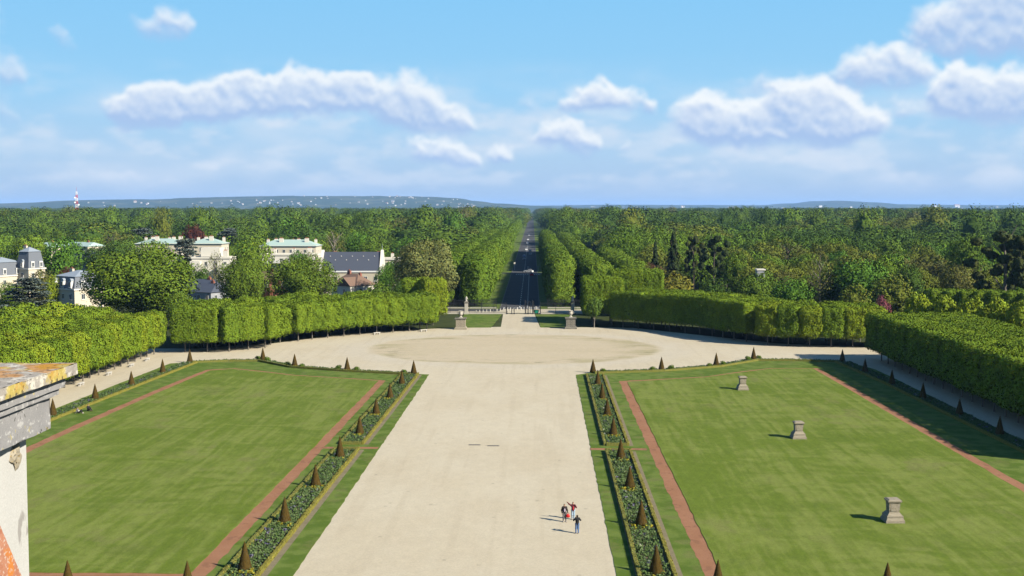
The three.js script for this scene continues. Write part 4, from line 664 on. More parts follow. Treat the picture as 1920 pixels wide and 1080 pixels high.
{ const R = rng(1001);
  for (const s of [-1, 1]) {
    const cx = s < 0 ? -16.35 : 16.65, side = s < 0 ? 'left' : 'right', tilt = s < 0 ? -0.0085 : -0.001, X = (z) => cx + tilt * (208 + z), inner = s < 0 ? 1 : -1;
    // two beds along the walk
    const beds = [[-146.2, -208.2, 'far'], [-84, -142.9, 'near']];
    beds.forEach(([z0, z1, word], b) => {
      const pts = [], gold = [];
      for (let i = 0; i < 60; i++) gold.push([X(-94.5 - i * 14.6) , -94.5 - i * 14.6 + 0.9]);
      for (let z = z0 - 0.4; z > z1 + 0.4; z -= 0.3) for (let x = -1.2; x <= 1.2; x += 0.3) pts.push([X(z) + x + (R() - 0.5) * 0.28, z + (R() - 0.5) * 0.28]);
      structure('bed_soil', sheet([[X(z0) - 1.7, z0], [X(z0) + 2.15, z0], [X(z1) + 2.15, z1], [X(z1) - 1.7, z1]], 0.022, 0, [0, 0, 8, 8]), soilM, `soil of the ${word} flower bed on the ${side} of the walk`, 'soil');
      planting(pts, `low flowers filling the ${word} bed on the ${side} of the walk`, 1100 + b * 7 + s, gold);
      for (const e of [-1, 1]) edging([[X(z0) + e * 1.45, z0], [X(z1) + e * 1.45, z1]], `yellow green box edging on the ${e * inner > 0 ? 'walk side' : 'lawn side'} of the ${word} ${side} bed`, 0.34, 0.42, e > 0 ? boxGold : boxM, 1200 + b * 5 + e + s * 20);
      edging([[X(z0) - 1.25, z0 - 0.02], [X(z0) + 1.25, z0 - 0.02]], `short box edging closing the near end of the ${word} ${side} bed`, 0.34, 0.42, boxM, 1260 + b + s * 3);
      if (b) edging([[X(z1) - 1.25, z1 + 0.2], [X(z1) + 1.25, z1 + 0.2]], `short box edging closing the far end of the ${word} ${side} bed`, 0.34, 0.42, boxM, 1280 + b + s * 3);
    });
    for (let i = 0; i < 8; i++) { const z = -196.3 + i * 14.55; cone(X(z), z, `clipped yew cone, ${ord(i)} from the plaza in the bed ${side} of the walk`, `yew cones ${side} of the walk`); }
    // curved bed along the plaza edge and the bed along the side walk
    const arc = s < 0 ? [[-15.8, -208.9], [-28.5, -213.1], [-39.2, -217.9], [-47.3, -226.7]] : [[16.5, -211.5], [29.2, -214.6], [40.1, -220.6], [48.8, -230]];
    const rim = s < 0 ? [[-47.6, -226.6], [-54, -226.2], [-60.4, -224]] : [[49, -230], [57, -229.6], [65.3, -228]];
    const flank = s < 0 ? [[-60.8, -223], [-62.6, -182], [-63.6, -150], [-64.6, -86]] : [[65.6, -227], [67, -200], [67.6, -150], [67.8, -86]];
    const fill = (line, wdt) => { const o = []; for (let i = 0; i < line.length - 1; i++) { const [ax, az] = line[i], [x1, z1] = line[i + 1], len = Math.hypot(x1 - ax, z1 - az), tx = (x1 - ax) / len, tz = (z1 - az) / len; for (let q = 0; q < len; q += 0.34) for (let e = -wdt; e <= wdt; e += 0.34) o.push([ax + tx * q - tz * e + (R() - 0.5) * 0.3, az + tz * q + tx * e + (R() - 0.5) * 0.3]); } return o; };
    const shift = (line, d) => line.map(([x, z], i) => { const [ax, az] = line[Math.max(0, i - 1)], [x1, z1] = line[Math.min(line.length - 1, i + 1)], L = Math.hypot(x1 - ax, z1 - az); return [x - (z1 - az) / L * d, z + (x1 - ax) / L * d]; });
    planting(fill(arc, 0.8), `flowers in the curved bed on the plaza edge of the ${side} lawn`, 1300 + s, arc); planting(fill(rim, 0.7), `flowers in the short bed at the far end of the ${side} lawn`, 1320 + s); planting(fill(flank, 1.1), `flowers in the long bed along the ${side} side walk`, 1340 + s);
    edging(shift(arc, s < 0 ? -1.25 : 1.25), `box edging of the curved bed on the plaza edge of the ${side} lawn`, 0.34, 0.4, boxM, 1400 + s); edging(shift(rim, s < 0 ? -1.1 : 1.1), `box edging of the short bed at the far end of the ${side} lawn`, 0.34, 0.4, boxM, 1410 + s); edging(shift(flank, s < 0 ? -1.6 : 1.6), `box edging along the lawn side of the ${side} side bed`, 0.34, 0.4, boxGold, 1420 + s);
    arc.forEach(([x, z], i) => cone(x, z, `clipped yew cone, ${ord(i)} from the walk on the curved ${side} plaza edge`, `yew cones on the curved ${side} edge`));
    for (let i = 0; i < 10; i++) { const z = (s < 0 ? -223.4 : -227.2) + i * 14.6, t = clamp((z + 223) / 57, 0, 1); cone(s < 0 ? lerp(-60.7, -62.9, t) - (i > 4 ? (i - 4) * 0.25 : 0) : lerp(65.4, 67.4, t), z, `clipped yew cone, ${ord(i)} from the plaza in the bed along the ${side} side walk`, `yew cones along the ${side} side walk`); }
    for (let i = 0; i < 5; i++) cone(s < 0 ? -20.4 - i * 9.4 : 20.9 + i * 13.1, s < 0 ? -88.9 : -90, `clipped yew cone, ${ord(i)} from the walk in the bottom row below the ${side} lawn`, `yew cones in the bottom row below the ${side} lawn`);
    const bottom = s < 0 ? [[-18.6, -89.6], [-58, -89.6]] : [[19.2, -90.4], [60, -90.4]];
    planting(fill(bottom, 0.8), `flowers in the bed across the bottom of the ${side} lawn`, 1360 + s, [bottom[0]]);
    // round shrubs that flank the cones on the plaza edge
    const spots = []; arc.forEach(([x, z], i) => { for (const e of [-1, 1]) if (!(i === 0 && e < 0)) { const [x1, z1] = arc[Math.min(3, i + 1)], [ax, az] = arc[Math.max(0, i - 1)], L = Math.hypot(x1 - ax, z1 - az); spots.push([x + (x1 - ax) / L * e * 1.9, z + (z1 - az) / L * e * 1.9]); } });
    spots.forEach(([x, z], i) => { const q = tag(mesh('round_shrub', roundShrub(), F.mid), `low rounded shrub, ${ord(i)} from the walk on the curved ${side} plaza edge`, 'shrub', `round shrubs on the curved ${side} edge`); q.position.set(x, 0, z); q.rotation.y = i; q.scale.set(1.3, 0.8 + (i % 3) * 0.1, 1.3); });
  } }
function roundShrub() { return G.bush[0].userData.low ??= roundCrown(81, 14, 900, 0.1, { clear: 0.0, core: 0.3, lobe: 0.22 }); }
// ---------------------------------------------------------------- stonework
const stoneTex = texture(512, 512, (u, v, i, j) => { let c = mix3([0.30, 0.26, 0.19], [0.42, 0.37, 0.285], fbm(u * 10, v * 10, 5)); c = mix3(c, [0.13, 0.12, 0.10], 0.8 * smoothstep(fbm(u * 16 + 3, v * 16, 5), 0.56, 0.7)); c = mix3(c, [0.36, 0.25, 0.08], 0.5 * smoothstep(fbm(u * 22 + 9, v * 22, 4), 0.66, 0.74)); return scale3(c, 0.88 + 0.24 * hash(i, j)); });
const stoneM = matt(stoneTex), paleStone = std(0.50, 0.46, 0.38), oldStone = matt(texture(256, 256, (u, v, i, j) => { let c = mix3([0.17, 0.155, 0.125], [0.34, 0.31, 0.25], fbm(u * 12, v * 12, 5)); return scale3(mix3(c, [0.05, 0.05, 0.045], 0.8 * smoothstep(fbm(u * 9 + 4, v * 9, 5), 0.54, 0.68)), 0.85 + 0.3 * hash(i, j)); }));
function taper(w0, w1, h, y) { const g = new THREE.CylinderGeometry(w1 / Math.SQRT2, w0 / Math.SQRT2, h, 4, 3); g.rotateY(Math.PI / 4); g.translate(0, y + h / 2, 0); const q = g.toNonIndexed(); q.computeVertexNormals(); return q; }
[[40.2, -192.2, 'farthest'], [40.5, -151.6, 'middle'], [40.7, -111.2, 'nearest']].forEach(([x, z, w]) => {
  const o = thing('stone_pedestal', `weathered empty stone pedestal, ${w} of three on the right lawn`, 'pedestal', x, 0.06, z, 0.03, 'stone pedestals on the right lawn'); o.scale.setScalar(0.92);
  mesh('plinth', merge([bx(1.95, 0.3, 1.95, 0, 0.12, 0), taper(1.86, 1.62, 0.3, 0.27)]), stoneM, o); mesh('base_moulding', merge([bx(1.7, 0.14, 1.7, 0, 0.64, 0), taper(1.6, 1.1, 0.32, 0.71)]), stoneM, o);
  const d = mesh('shaft', taper(1.04, 1.14, 0.95, 1.03), stoneM, o); mesh('panel', bx(0.72, 0.7, 0.03, 0, 1.5, 0.56), stoneM, d);
  mesh('cap', merge([taper(1.14, 1.36, 0.16, 1.98), bx(1.42, 0.16, 1.42, 0, 2.22, 0), taper(1.3, 1.1, 0.08, 2.3)]), stoneM, o);
});
[[-12.7, -287.4, 'left', stoneM], [14.4, -289.4, 'right', oldStone]].forEach(([x, z, w, m]) => {
  const o = thing('vase_pedestal', w === 'left' ? 'pale square stone pedestal at the plaza end left of the gate path' : 'dark weathered square stone pedestal right of the gate path', 'pedestal', x, -0.03, z);
  mesh('plinth', merge([bx(3.0, 0.35, 3.0, 0, 0.17, 0), taper(2.9, 2.5, 0.25, 0.34)]), m, o);
  const blocks = mesh('die', bx(2.3, 1.9, 2.3, 0, 1.5, 0), m, o); for (let r = 0; r < 3; r++) for (let c = 0; c < 2; c++) mesh('stone', bx(1.13, 0.58, 0.06, (c - 0.5) * 1.17 + (r % 2 ? 0.0 : 0), 0.9 + r * 0.61, 1.16), m, blocks);
  mesh('cap', merge([bx(2.6, 0.16, 2.6, 0, 2.53, 0), bx(2.8, 0.18, 2.8, 0, 2.7, 0)]), w === 'left' ? oldStone : m, o);
  const u = thing('stone_urn', `pale stone urn on the ${w} vase pedestal`, 'urn', x, 2.76, z); mesh('foot', merge([bx(0.9, 0.14, 0.9, 0, 0.07, 0), lathe([[0.001, 0.14], [0.4, 0.14], [0.38, 0.24], [0.17, 0.38], [0.15, 0.5]], 18)]), paleStone, u); mesh('bowl', lathe([[0.15, 0.5], [0.3, 0.6], [0.46, 0.82], [0.5, 1.1], [0.44, 1.32], [0.42, 1.45], [0.56, 1.62], [0.58, 1.7], [0.5, 1.72], [0.38, 1.5], [0.001, 1.45]], 20), paleStone, u); for (const e of [-1, 1]) { const h = new THREE.TorusGeometry(0.2, 0.05, 6, 12); h.translate(e * 0.58, 1.15, 0); mesh('handle', h, paleStone, u); }
});

// ---------------------------------------------------------------- figures: smooth bodies from tapered bones
function skin(bones, size, cells, k) {                                    // bones [x, y, z, r, x, y, z, r]
  const lo = [1e9, 1e9, 1e9], hi = [-1e9, -1e9, -1e9]; for (const b of bones) for (const o of [0, 4]) for (let c = 0; c < 3; c++) { lo[c] = Math.min(lo[c], b[o + c] - b[o + 3]); hi[c] = Math.max(hi[c], b[o + c] + b[o + 3]); }
  const mid = [0, 1, 2].map((c) => (lo[c] + hi[c]) / 2), half = Math.max(...[0, 1, 2].map((c) => hi[c] - lo[c])) / 2 * 1.12, n = Math.max(12, Math.min(cells, Math.round(half * 2 / size)));
  const mc = new MarchingCubes(n, new THREE.MeshStandardMaterial(), false, false, 60000); mc.isolation = 0;
  for (let z = 0; z < n; z++) for (let y = 0; y < n; y++) for (let x = 0; x < n; x++) {
    const px = mid[0] + (x - n / 2) / (n / 2) * half, py = mid[1] + (y - n / 2) / (n / 2) * half, pz = mid[2] + (z - n / 2) / (n / 2) * half; let s = 0;
    for (const b of bones) { const dx = b[4] - b[0], dy = b[5] - b[1], dz = b[6] - b[2], l2 = dx * dx + dy * dy + dz * dz || 1e-9, t = clamp(((px - b[0]) * dx + (py - b[1]) * dy + (pz - b[2]) * dz) / l2, 0, 1); s += Math.exp(-(Math.hypot(px - b[0] - dx * t, py - b[1] - dy * t, pz - b[2] - dz * t) - lerp(b[3], b[7], t)) / k); }
    mc.field[x + y * n + z * n * n] = s > 0 ? clamp(k * Math.log(s), -1, 1) : -1;
  }
  mc.update();
  const g = new THREE.BufferGeometry(), P = mc.positionArray.slice(0, mc.count * 3), N = mc.normalArray.slice(0, mc.count * 3);
  for (let i = 0; i < P.length; i += 3) for (let c = 0; c < 3; c++) P[i + c] = mid[c] + P[i + c] * half;
  g.setAttribute('position', new THREE.Float32BufferAttribute(P, 3)); g.setAttribute('normal', new THREE.Float32BufferAttribute(N, 3)); g.setAttribute('uv', new THREE.Float32BufferAttribute(new Float32Array(mc.count * 2), 2)); return g;
}
const seg = (a, ra, b, rb) => [...a, ra, ...b, rb], skinM = std(0.42, 0.25, 0.17, 0.6), hairM = std(0.025, 0.016, 0.01, 0.6), shoeM = std(0.5, 0.48, 0.45);
const capsule = (a, b, r) => { const A = V(...a), B = V(...b), d = B.clone().sub(A), g = new THREE.CapsuleGeometry(r, d.length(), 3, 6); g.applyQuaternion(new THREE.Quaternion().setFromUnitVectors(V(0, 1, 0), d.clone().normalize())); const m = A.add(B).multiplyScalar(0.5); g.translate(m.x, m.y, m.z); return g; };
// joints: hip, chest, neck, head, and per side shoulder, elbow, wrist, hipJoint, knee, ankle, toe
function person(label, x, y, z, turn, J, look) {
  const o = thing('person', label, 'person', x, y, z, turn), S = ['l', 'r'];
  const head = V(...J.head), fwd = V(...(J.face ?? [0, 0, 1])).normalize(), sideV = V(0, 1, 0).cross(fwd).normalize(), at = (f, u, s) => head.clone().addScaledVector(fwd, f).add(V(0, u, 0)).addScaledVector(sideV, s).toArray();
  const torso = [seg(J.hip, 0.135, J.waist, 0.12), seg(J.waist, 0.12, J.chest, 0.145), seg(J.shl, 0.075, J.shr, 0.075), seg(J.chest, 0.12, J.neck, 0.06)], arms = S.flatMap((s) => [seg(J['sh' + s], 0.06, J['el' + s], 0.045), seg(J['el' + s], 0.045, J['wr' + s], 0.03)]), legs = S.flatMap((s) => [seg(J['hj' + s], 0.09, J['kn' + s], 0.06), seg(J['kn' + s], 0.062, J['an' + s], 0.04)]), feet = S.map((s) => seg(J['an' + s], 0.045, J['to' + s], 0.035));
  const parts = [skin([...torso, ...arms, ...legs, ...feet, seg(J.neck, 0.055, J.head, 0.055)], 0.03, 72, 0.022), skin([seg(at(0, 0.035, 0), 0.088, at(0.02, -0.03, 0), 0.075), seg(at(0.045, -0.075, 0), 0.042, at(0.02, -0.05, 0), 0.06), seg(at(0.085, 0.0, 0), 0.01, at(0.108, -0.028, 0), 0.016)], 0.012, 40, 0.012)];
  for (const e of [-1, 1]) { const ear = new THREE.SphereGeometry(0.026, 8, 6); ear.scale(0.5, 1, 0.8); ear.translate(...at(0, -0.01, e * 0.085)); parts.push(ear); }
  const lips = new THREE.SphereGeometry(0.022, 8, 6); lips.scale(1.2, 0.35, 0.6); lips.translate(...at(0.085, -0.062, 0)); parts.push(lips);
  for (const s of S) {                                                    // palm, four fingers, a thumb from the palm's side
    const w = V(...J['wr' + s]), e = V(...J['el' + s]), d = w.clone().sub(e).normalize(), q = Math.abs(d.y) > 0.9 ? V(0, 0, 1) : V(0, 1, 0), across = d.clone().cross(q).normalize(), palm = across.clone().cross(d);
    parts.push(capsule(w.toArray(), w.clone().addScaledVector(d, 0.075).toArray(), 0.032));
    [-0.03, -0.01, 0.01, 0.03].forEach((c, i) => { const a = w.clone().addScaledVector(d, 0.085).addScaledVector(across, c), m = a.clone().addScaledVector(d, [0.04, 0.046, 0.043, 0.034][i]), f = m.clone().addScaledVector(d, 0.025).addScaledVector(palm, -0.022); parts.push(capsule(a.toArray(), m.toArray(), 0.009), capsule(m.toArray(), f.toArray(), 0.008)); });
    const tA = w.clone().addScaledVector(d, 0.03).addScaledVector(across, -0.03), tB = tA.clone().addScaledVector(d, 0.035).addScaledVector(across, -0.03); parts.push(capsule(tA.toArray(), tB.toArray(), 0.011), capsule(tB.toArray(), tB.clone().addScaledVector(d, 0.028).toArray(), 0.009));
  }
  mesh('body', merge(parts), skinM, o);
  for (const e of [-1, 1]) { const eye = new THREE.SphereGeometry(0.011, 8, 6); eye.translate(...at(0.08, 0.0, e * 0.033)); mesh('eye', eye, hairM, o); }
  const fat = (list, d) => list.map((b) => { const c = [...b]; c[3] += d; c[7] += d; return c; });
  mesh('jacket', skin([...fat(torso, 0.028), ...fat(arms, 0.02)], 0.03, 72, 0.022), look.top, o);
  if (look.shirt) mesh('shirt', skin([seg([J.chest[0], J.chest[1] - 0.02, J.chest[2] + 0.09], 0.1, [J.hip[0], J.hip[1] + 0.1, J.hip[2] + 0.075], 0.1)], 0.03, 40, 0.02), look.shirt, o);
  mesh('trousers', skin([...fat(legs, 0.018), ...S.map((s) => seg(J.hip, 0.14, J['hj' + s], 0.11))], 0.03, 72, 0.022), look.legs, o);
  mesh('hair', skin([seg(at(-0.025, 0.06, 0), 0.088, at(-0.045, look.long ? -0.12 : 0.0, 0), look.long ? 0.07 : 0.078)], 0.015, 40, 0.015), look.hair ?? hairM, o);
  for (const s of S) mesh('shoe', skin([seg(J['an' + s], 0.05, J['to' + s], 0.046)], 0.02, 24, 0.015), look.shoes ?? shoeM, o);
  return o;
}
const standing = (h = 1) => { const q = (x, y, z) => [x * h, y * h, z * h]; return { hip: q(0, 0.95, 0), waist: q(0, 1.1, 0), chest: q(0, 1.3, 0), neck: q(0, 1.47, 0), head: q(0, 1.6, 0.02), shl: q(0.17, 1.4, 0), shr: q(-0.17, 1.4, 0), ell: q(0.26, 1.13, -0.02), elr: q(-0.26, 1.13, -0.02), wrl: q(0.27, 0.89, 0.05), wrr: q(-0.27, 0.89, 0.05), hjl: q(0.09, 0.9, 0), hjr: q(-0.09, 0.9, 0), knl: q(0.11, 0.49, 0.03), knr: q(-0.1, 0.49, 0.04), anl: q(0.12, 0.08, 0), anr: q(-0.11, 0.08, 0), tol: q(0.14, 0.04, 0.15), tor: q(-0.13, 0.04, 0.15) }; };
const denim = std(0.10, 0.17, 0.32), paleDenim = std(0.32, 0.42, 0.52), black = std(0.018, 0.018, 0.02), dark = std(0.035, 0.025, 0.025), greyCloth = std(0.16, 0.15, 0.15), lilac = std(0.5, 0.42, 0.5), redCloth = std(0.5, 0.03, 0.04), darkRed = std(0.12, 0.02, 0.03), brownSkinHair = std(0.03, 0.02, 0.015);
person('person in a dark jacket and grey trousers carrying a red bag', 9.35, -0.02, -110.4, 0.1, { ...standing(1.0), elr: [-0.27, 1.13, -0.05], wrr: [-0.24, 0.9, 0.1], ell: [0.27, 1.14, 0.0], wrl: [0.3, 0.92, 0.14], anl: [0.15, 0.08, 0.02], tol: [0.18, 0.04, 0.17] }, { top: dark, shirt: lilac, legs: greyCloth });
person('person in a dark red jacket raising one arm high', 10.2, -0.02, -111.3, 0.05, { ...standing(0.98), elr: [-0.38, 1.5, 0.05], wrr: [-0.56, 1.7, 0.1], elrr: 0, ell: [0.29, 1.2, 0.1], wrl: [0.2, 1.42, 0.16], anl: [0.06, 0.08, 0.06], tol: [0.07, 0.04, 0.2] }, { top: darkRed, shirt: redCloth, legs: paleDenim, long: true });
person('person in a black coat and blue jeans seen from behind, arms raised', 10.45, -0.02, -106.4, Math.PI + 0.1, { ...standing(1.0), ell: [0.32, 1.22, 0.12], wrl: [0.12, 1.42, 0.3], elr: [-0.32, 1.22, 0.12], wrr: [-0.1, 1.42, 0.3] }, { top: black, legs: denim, shoes: black });
{ const o = thing('shoulder_bag', 'round red bag held by the person in a dark jacket', 'bag', 9.68, 0.62, -110.22), g = new THREE.SphereGeometry(0.2, 18, 14), p = g.attributes.position; for (let i = 0; i < p.count; i++) { const y = p.getY(i); p.setXYZ(i, p.getX(i) * (1 + (y < 0 ? 0.1 : -0.1)), y * 0.95, p.getZ(i) * 0.55); } g.computeVertexNormals(); mesh('pouch', g, std(0.62, 0.02, 0.02, 0.5), o); mesh('strap', (() => { const t = new THREE.TorusGeometry(0.13, 0.013, 6, 16, Math.PI); t.translate(0, 0.16, 0); return t; })(), std(0.4, 0.015, 0.015), o); }
const sitting = () => ({ hip: [0, 0.16, 0], waist: [0, 0.32, -0.03], chest: [0, 0.54, -0.02], neck: [0, 0.7, 0.01], head: [0, 0.83, 0.05], shl: [0.17, 0.63, -0.01], shr: [-0.17, 0.63, -0.01], ell: [0.27, 0.42, 0.12], elr: [-0.27, 0.42, 0.12], wrl: [0.17, 0.42, 0.34], wrr: [-0.17, 0.42, 0.34], hjl: [0.1, 0.13, 0.04], hjr: [-0.1, 0.13, 0.04], knl: [0.14, 0.45, 0.34], knr: [-0.14, 0.42, 0.36], anl: [0.13, 0.09, 0.52], anr: [-0.13, 0.09, 0.56], tol: [0.14, 0.04, 0.68], tor: [-0.14, 0.04, 0.72] });
person('person in black sitting upright on the grass by the left side bed', -59.6, 0.02, -169.6, 1.2, { ...sitting() }, { top: black, legs: black, shoes: black });
person('person in a pale top and dark trousers sitting low beside the upright one', -60.2, 0.02, -167.6, 1.5, { ...sitting(), chest: [0, 0.46, -0.16], neck: [0, 0.58, -0.2], head: [0, 0.7, -0.2], shl: [0.17, 0.53, -0.18], shr: [-0.17, 0.53, -0.18], waist: [0, 0.29, -0.08], ell: [0.24, 0.3, -0.26], elr: [-0.24, 0.3, -0.26], wrl: [0.24, 0.1, -0.36], wrr: [-0.24, 0.1, -0.36] }, { top: greyCloth, legs: black, shirt: white });

// ---------------------------------------------------------------- gate, columns, fence, bollards, benches
[[-13.9, -327.6, 'left'], [16, -330, 'right']].forEach(([x, z, w]) => {
  const o = thing('stone_column', `square stone gate column carrying a statue, ${w} of the two`, 'column', x, -0.03, z); mesh('base', bx(1.2, 0.4, 1.2, 0, 0.2, 0), paleStone, o); const sft = mesh('shaft', bx(0.86, 2.7, 0.86, 0, 1.75, 0), paleStone, o); for (let r = 0; r < 5; r++) mesh('stone', bx(0.92, 0.48, 0.92, 0, 0.67 + r * 0.54, 0), paleStone, sft); mesh('cap', merge([bx(1.06, 0.16, 1.06, 0, 3.18, 0), bx(1.2, 0.14, 1.2, 0, 3.33, 0), taper(1.1, 0.7, 0.25, 3.4)]), oldStone, o);
  const s = thing('statue', `weathered stone figure on top of the ${w} gate column`, 'statue', x, 3.6, z); mesh('figure', skin([seg([0, 0.1, 0], 0.26, [0.02, 0.6, 0], 0.2), seg([0.02, 0.6, 0], 0.18, [0, 1.0, 0], 0.2), seg([-0.2, 1.05, 0], 0.08, [0.2, 1.05, 0], 0.08), seg([0.22, 1.03, 0], 0.07, [0.3, 0.75, 0.05], 0.06), seg([0.3, 0.75, 0.05], 0.06, [0.14, 0.62, 0.18], 0.045), seg([-0.22, 1.03, 0], 0.07, [-0.28, 0.74, 0.02], 0.06), seg([-0.28, 0.74, 0.02], 0.055, [-0.24, 0.5, 0.1], 0.045), seg([0, 1.1, 0], 0.07, [0, 1.22, 0], 0.06), seg([0, 1.3, 0.01], 0.115, [0, 1.36, 0], 0.105)], 0.03, 60, 0.03), paleStone, s); mesh('base', bx(0.62, 0.12, 0.62, 0, 0.05, 0), paleStone, s);
});
const iron = std(0.028, 0.03, 0.032, 0.5), ironLight = std(0.16, 0.17, 0.17, 0.5);
function fence(x0, x1, z, h, label) {
  const o = thing('iron_fence', label, 'fence', x0, -0.03, z), L = x1 - x0, bars = []; for (let x = 0.15; x < L; x += 0.17) bars.push(bx(0.028, h, 0.028, x, h / 2, 0));
  mesh('wall_base', bx(L, 0.35, 0.4, L / 2, 0.17, 0), paleStone, o); for (const y of [0.45, h - 0.35, h - 0.12]) mesh('rail', bx(L, 0.06, 0.05, L / 2, y, 0), iron, o); for (let x = 0; x <= L + 0.01; x += L / Math.max(1, Math.round(L / 4))) mesh('post', bx(0.12, h + 0.25, 0.12, x, (h + 0.25) / 2, 0), iron, o);
  tag(mesh('bars', merge(bars), iron, o), null, null, null, 'stuff'); return o;
}
fence(-62, -14.6, -328.4, 3.2, 'iron railing left of the left gate column'); fence(-13.2, -2.7, -328.4, 3.2, 'iron railing between the left column and the gate'); fence(6.9, 15.4, -328.8, 3.2, 'iron railing between the gate and the right column'); fence(16.8, 60, -329, 3.2, 'iron railing right of the right gate column');
fence(-40, -6.2, -346.5, 2.6, 'farther iron railing left of the avenue entrance'); fence(9, 45, -347.5, 2.6, 'farther iron railing right of the avenue entrance');
[[-2.5, 1.95], [-1.2, 1.6], [-0.5, 1.95], [2.6, 3.7], [3.4, 3.3], [4.7, 3.7], [6.75, 1.9]].forEach(([x, h], i) => { const o = thing('gate_post', `dark iron gate post, ${ord(i)} from the left across the gate path`, 'post', x, -0.02, -328.2, 0, 'iron gate posts'); mesh('shaft', bx(0.2, h, 0.2, 0, h / 2, 0), iron, o); mesh('foot', bx(0.5, 0.25, 0.5, 0, 0.12, 0), iron, o); mesh('knob', (() => { const g = new THREE.SphereGeometry(0.14, 10, 8); g.translate(0, h + 0.1, 0); return g; })(), iron, o); });
[[2.7, 3.3], [4.6, 3.9]].forEach(([x, xe], i) => { const o = thing('gate_leaf', i ? 'right iron gate leaf standing open' : 'left iron gate leaf standing open', 'gate', x, 0, -328.6, i ? 1.25 : 0.1), w = 1.5; mesh('frame', merge([bx(w, 0.07, 0.05, w / 2, 3.4, 0), bx(w, 0.07, 0.05, w / 2, 0.25, 0), bx(0.07, 3.2, 0.05, 0.04, 1.8, 0), bx(0.07, 3.2, 0.05, w - 0.04, 1.8, 0)]), iron, o); tag(mesh('bars', merge(Array.from({ length: 8 }, (_, k) => bx(0.03, 3.1, 0.03, 0.17 + k * 0.165, 1.8, 0))), iron, o), null, null, null, 'stuff'); });
{ const B = [360, 405, 450, 497, 543, 587, 628, 672, 716, 765, 803, 845, 890, 940, 990, 1043, 1088, 1133]; B.forEach((u, i) => { const t = i / (B.length - 1), Z = lerp(330.6, 343.5, t), o = thing('bollard', `white bollard, ${ord(i)} from the left in the slanting line behind the gate`, 'bollard', ex(840 + u / 6.857, Z), -0.02, -Z, 0, 'white bollards behind the gate'); mesh('post', lathe([[0.001, 0], [0.13, 0], [0.11, 0.1], [0.1, 0.72], [0.001, 0.74]], 12), white, o); mesh('cap', (() => { const g = new THREE.SphereGeometry(0.12, 12, 8); g.translate(0, 0.78, 0); return g; })(), white, o); }); }
{ const o = thing('waste_container', 'green waste container beside the gate path', 'container', 5.75, -0.02, -329.6), g = std(0.02, 0.27, 0.17, 0.5); mesh('bin', (() => { const q = new THREE.CylinderGeometry(0.98, 0.8, 0.75, 4, 1); q.rotateY(Math.PI / 4); q.scale(1, 1, 0.7); q.translate(0, 0.55, 0); const n = q.toNonIndexed(); n.computeVertexNormals(); return n; })(), g, o); mesh('lid', (() => { const q = new THREE.CylinderGeometry(0.5, 0.5, 1.4, 14, 1, false, 0, Math.PI); q.rotateZ(Math.PI / 2); q.rotateX(-Math.PI / 2); q.scale(1, 0.4, 0.95); q.rotateX(0); q.translate(0, 0.93, 0); return q; })(), g, o); for (const [sx, sz] of [[-1, -1], [1, -1], [1, 1], [-1, 1]]) { const w = new THREE.CylinderGeometry(0.09, 0.09, 0.06, 10); w.rotateZ(Math.PI / 2); w.translate(sx * 0.45, 0.09, sz * 0.3); mesh('wheel', w, black, o); } }
const benchStone = std(0.58, 0.55, 0.49);
[[-31.7, -274.4, 0.75, 'left of two below the curved left hedge'], [-21.3, -281.2, 0.6, 'right of two below the curved left hedge'], [-70.2, -206.5, 1.57, 'third along the left side hedge'], [-70.0, -217.5, 1.57, 'second along the left side hedge'], [-69.9, -226, 1.57, 'first along the left side hedge'], [-70.3, -194, 1.57, 'fourth along the left side hedge']].forEach(([x, z, turn, w]) => { const o = thing('stone_bench', `white stone bench, ${w}`, 'bench', x, -0.02, z, turn, 'white stone benches'); mesh('seat', bx(1.9, 0.12, 0.5, 0, 0.46, 0), benchStone, o); for (const s of [-1, 1]) mesh('leg', bx(0.16, 0.42, 0.42, s * 0.7, 0.2, 0), benchStone, o); });
[[-1.3, -146.5, 'left'], [1.1, -146, 'right']].forEach(([x, z, w]) => { const o = thing('drain_grate', `flat drain grate in the gravel walk, ${w} of the pair`, 'grate', x, -0.018, z); mesh('frame', bx(1.5, 0.03, 0.55), std(0.2, 0.18, 0.15), o); for (let i = 0; i < 6; i++) mesh('slot_bar', bx(0.12, 0.03, 0.45, -0.55 + i * 0.22, 0.012, 0), std(0.12, 0.11, 0.1), o); });

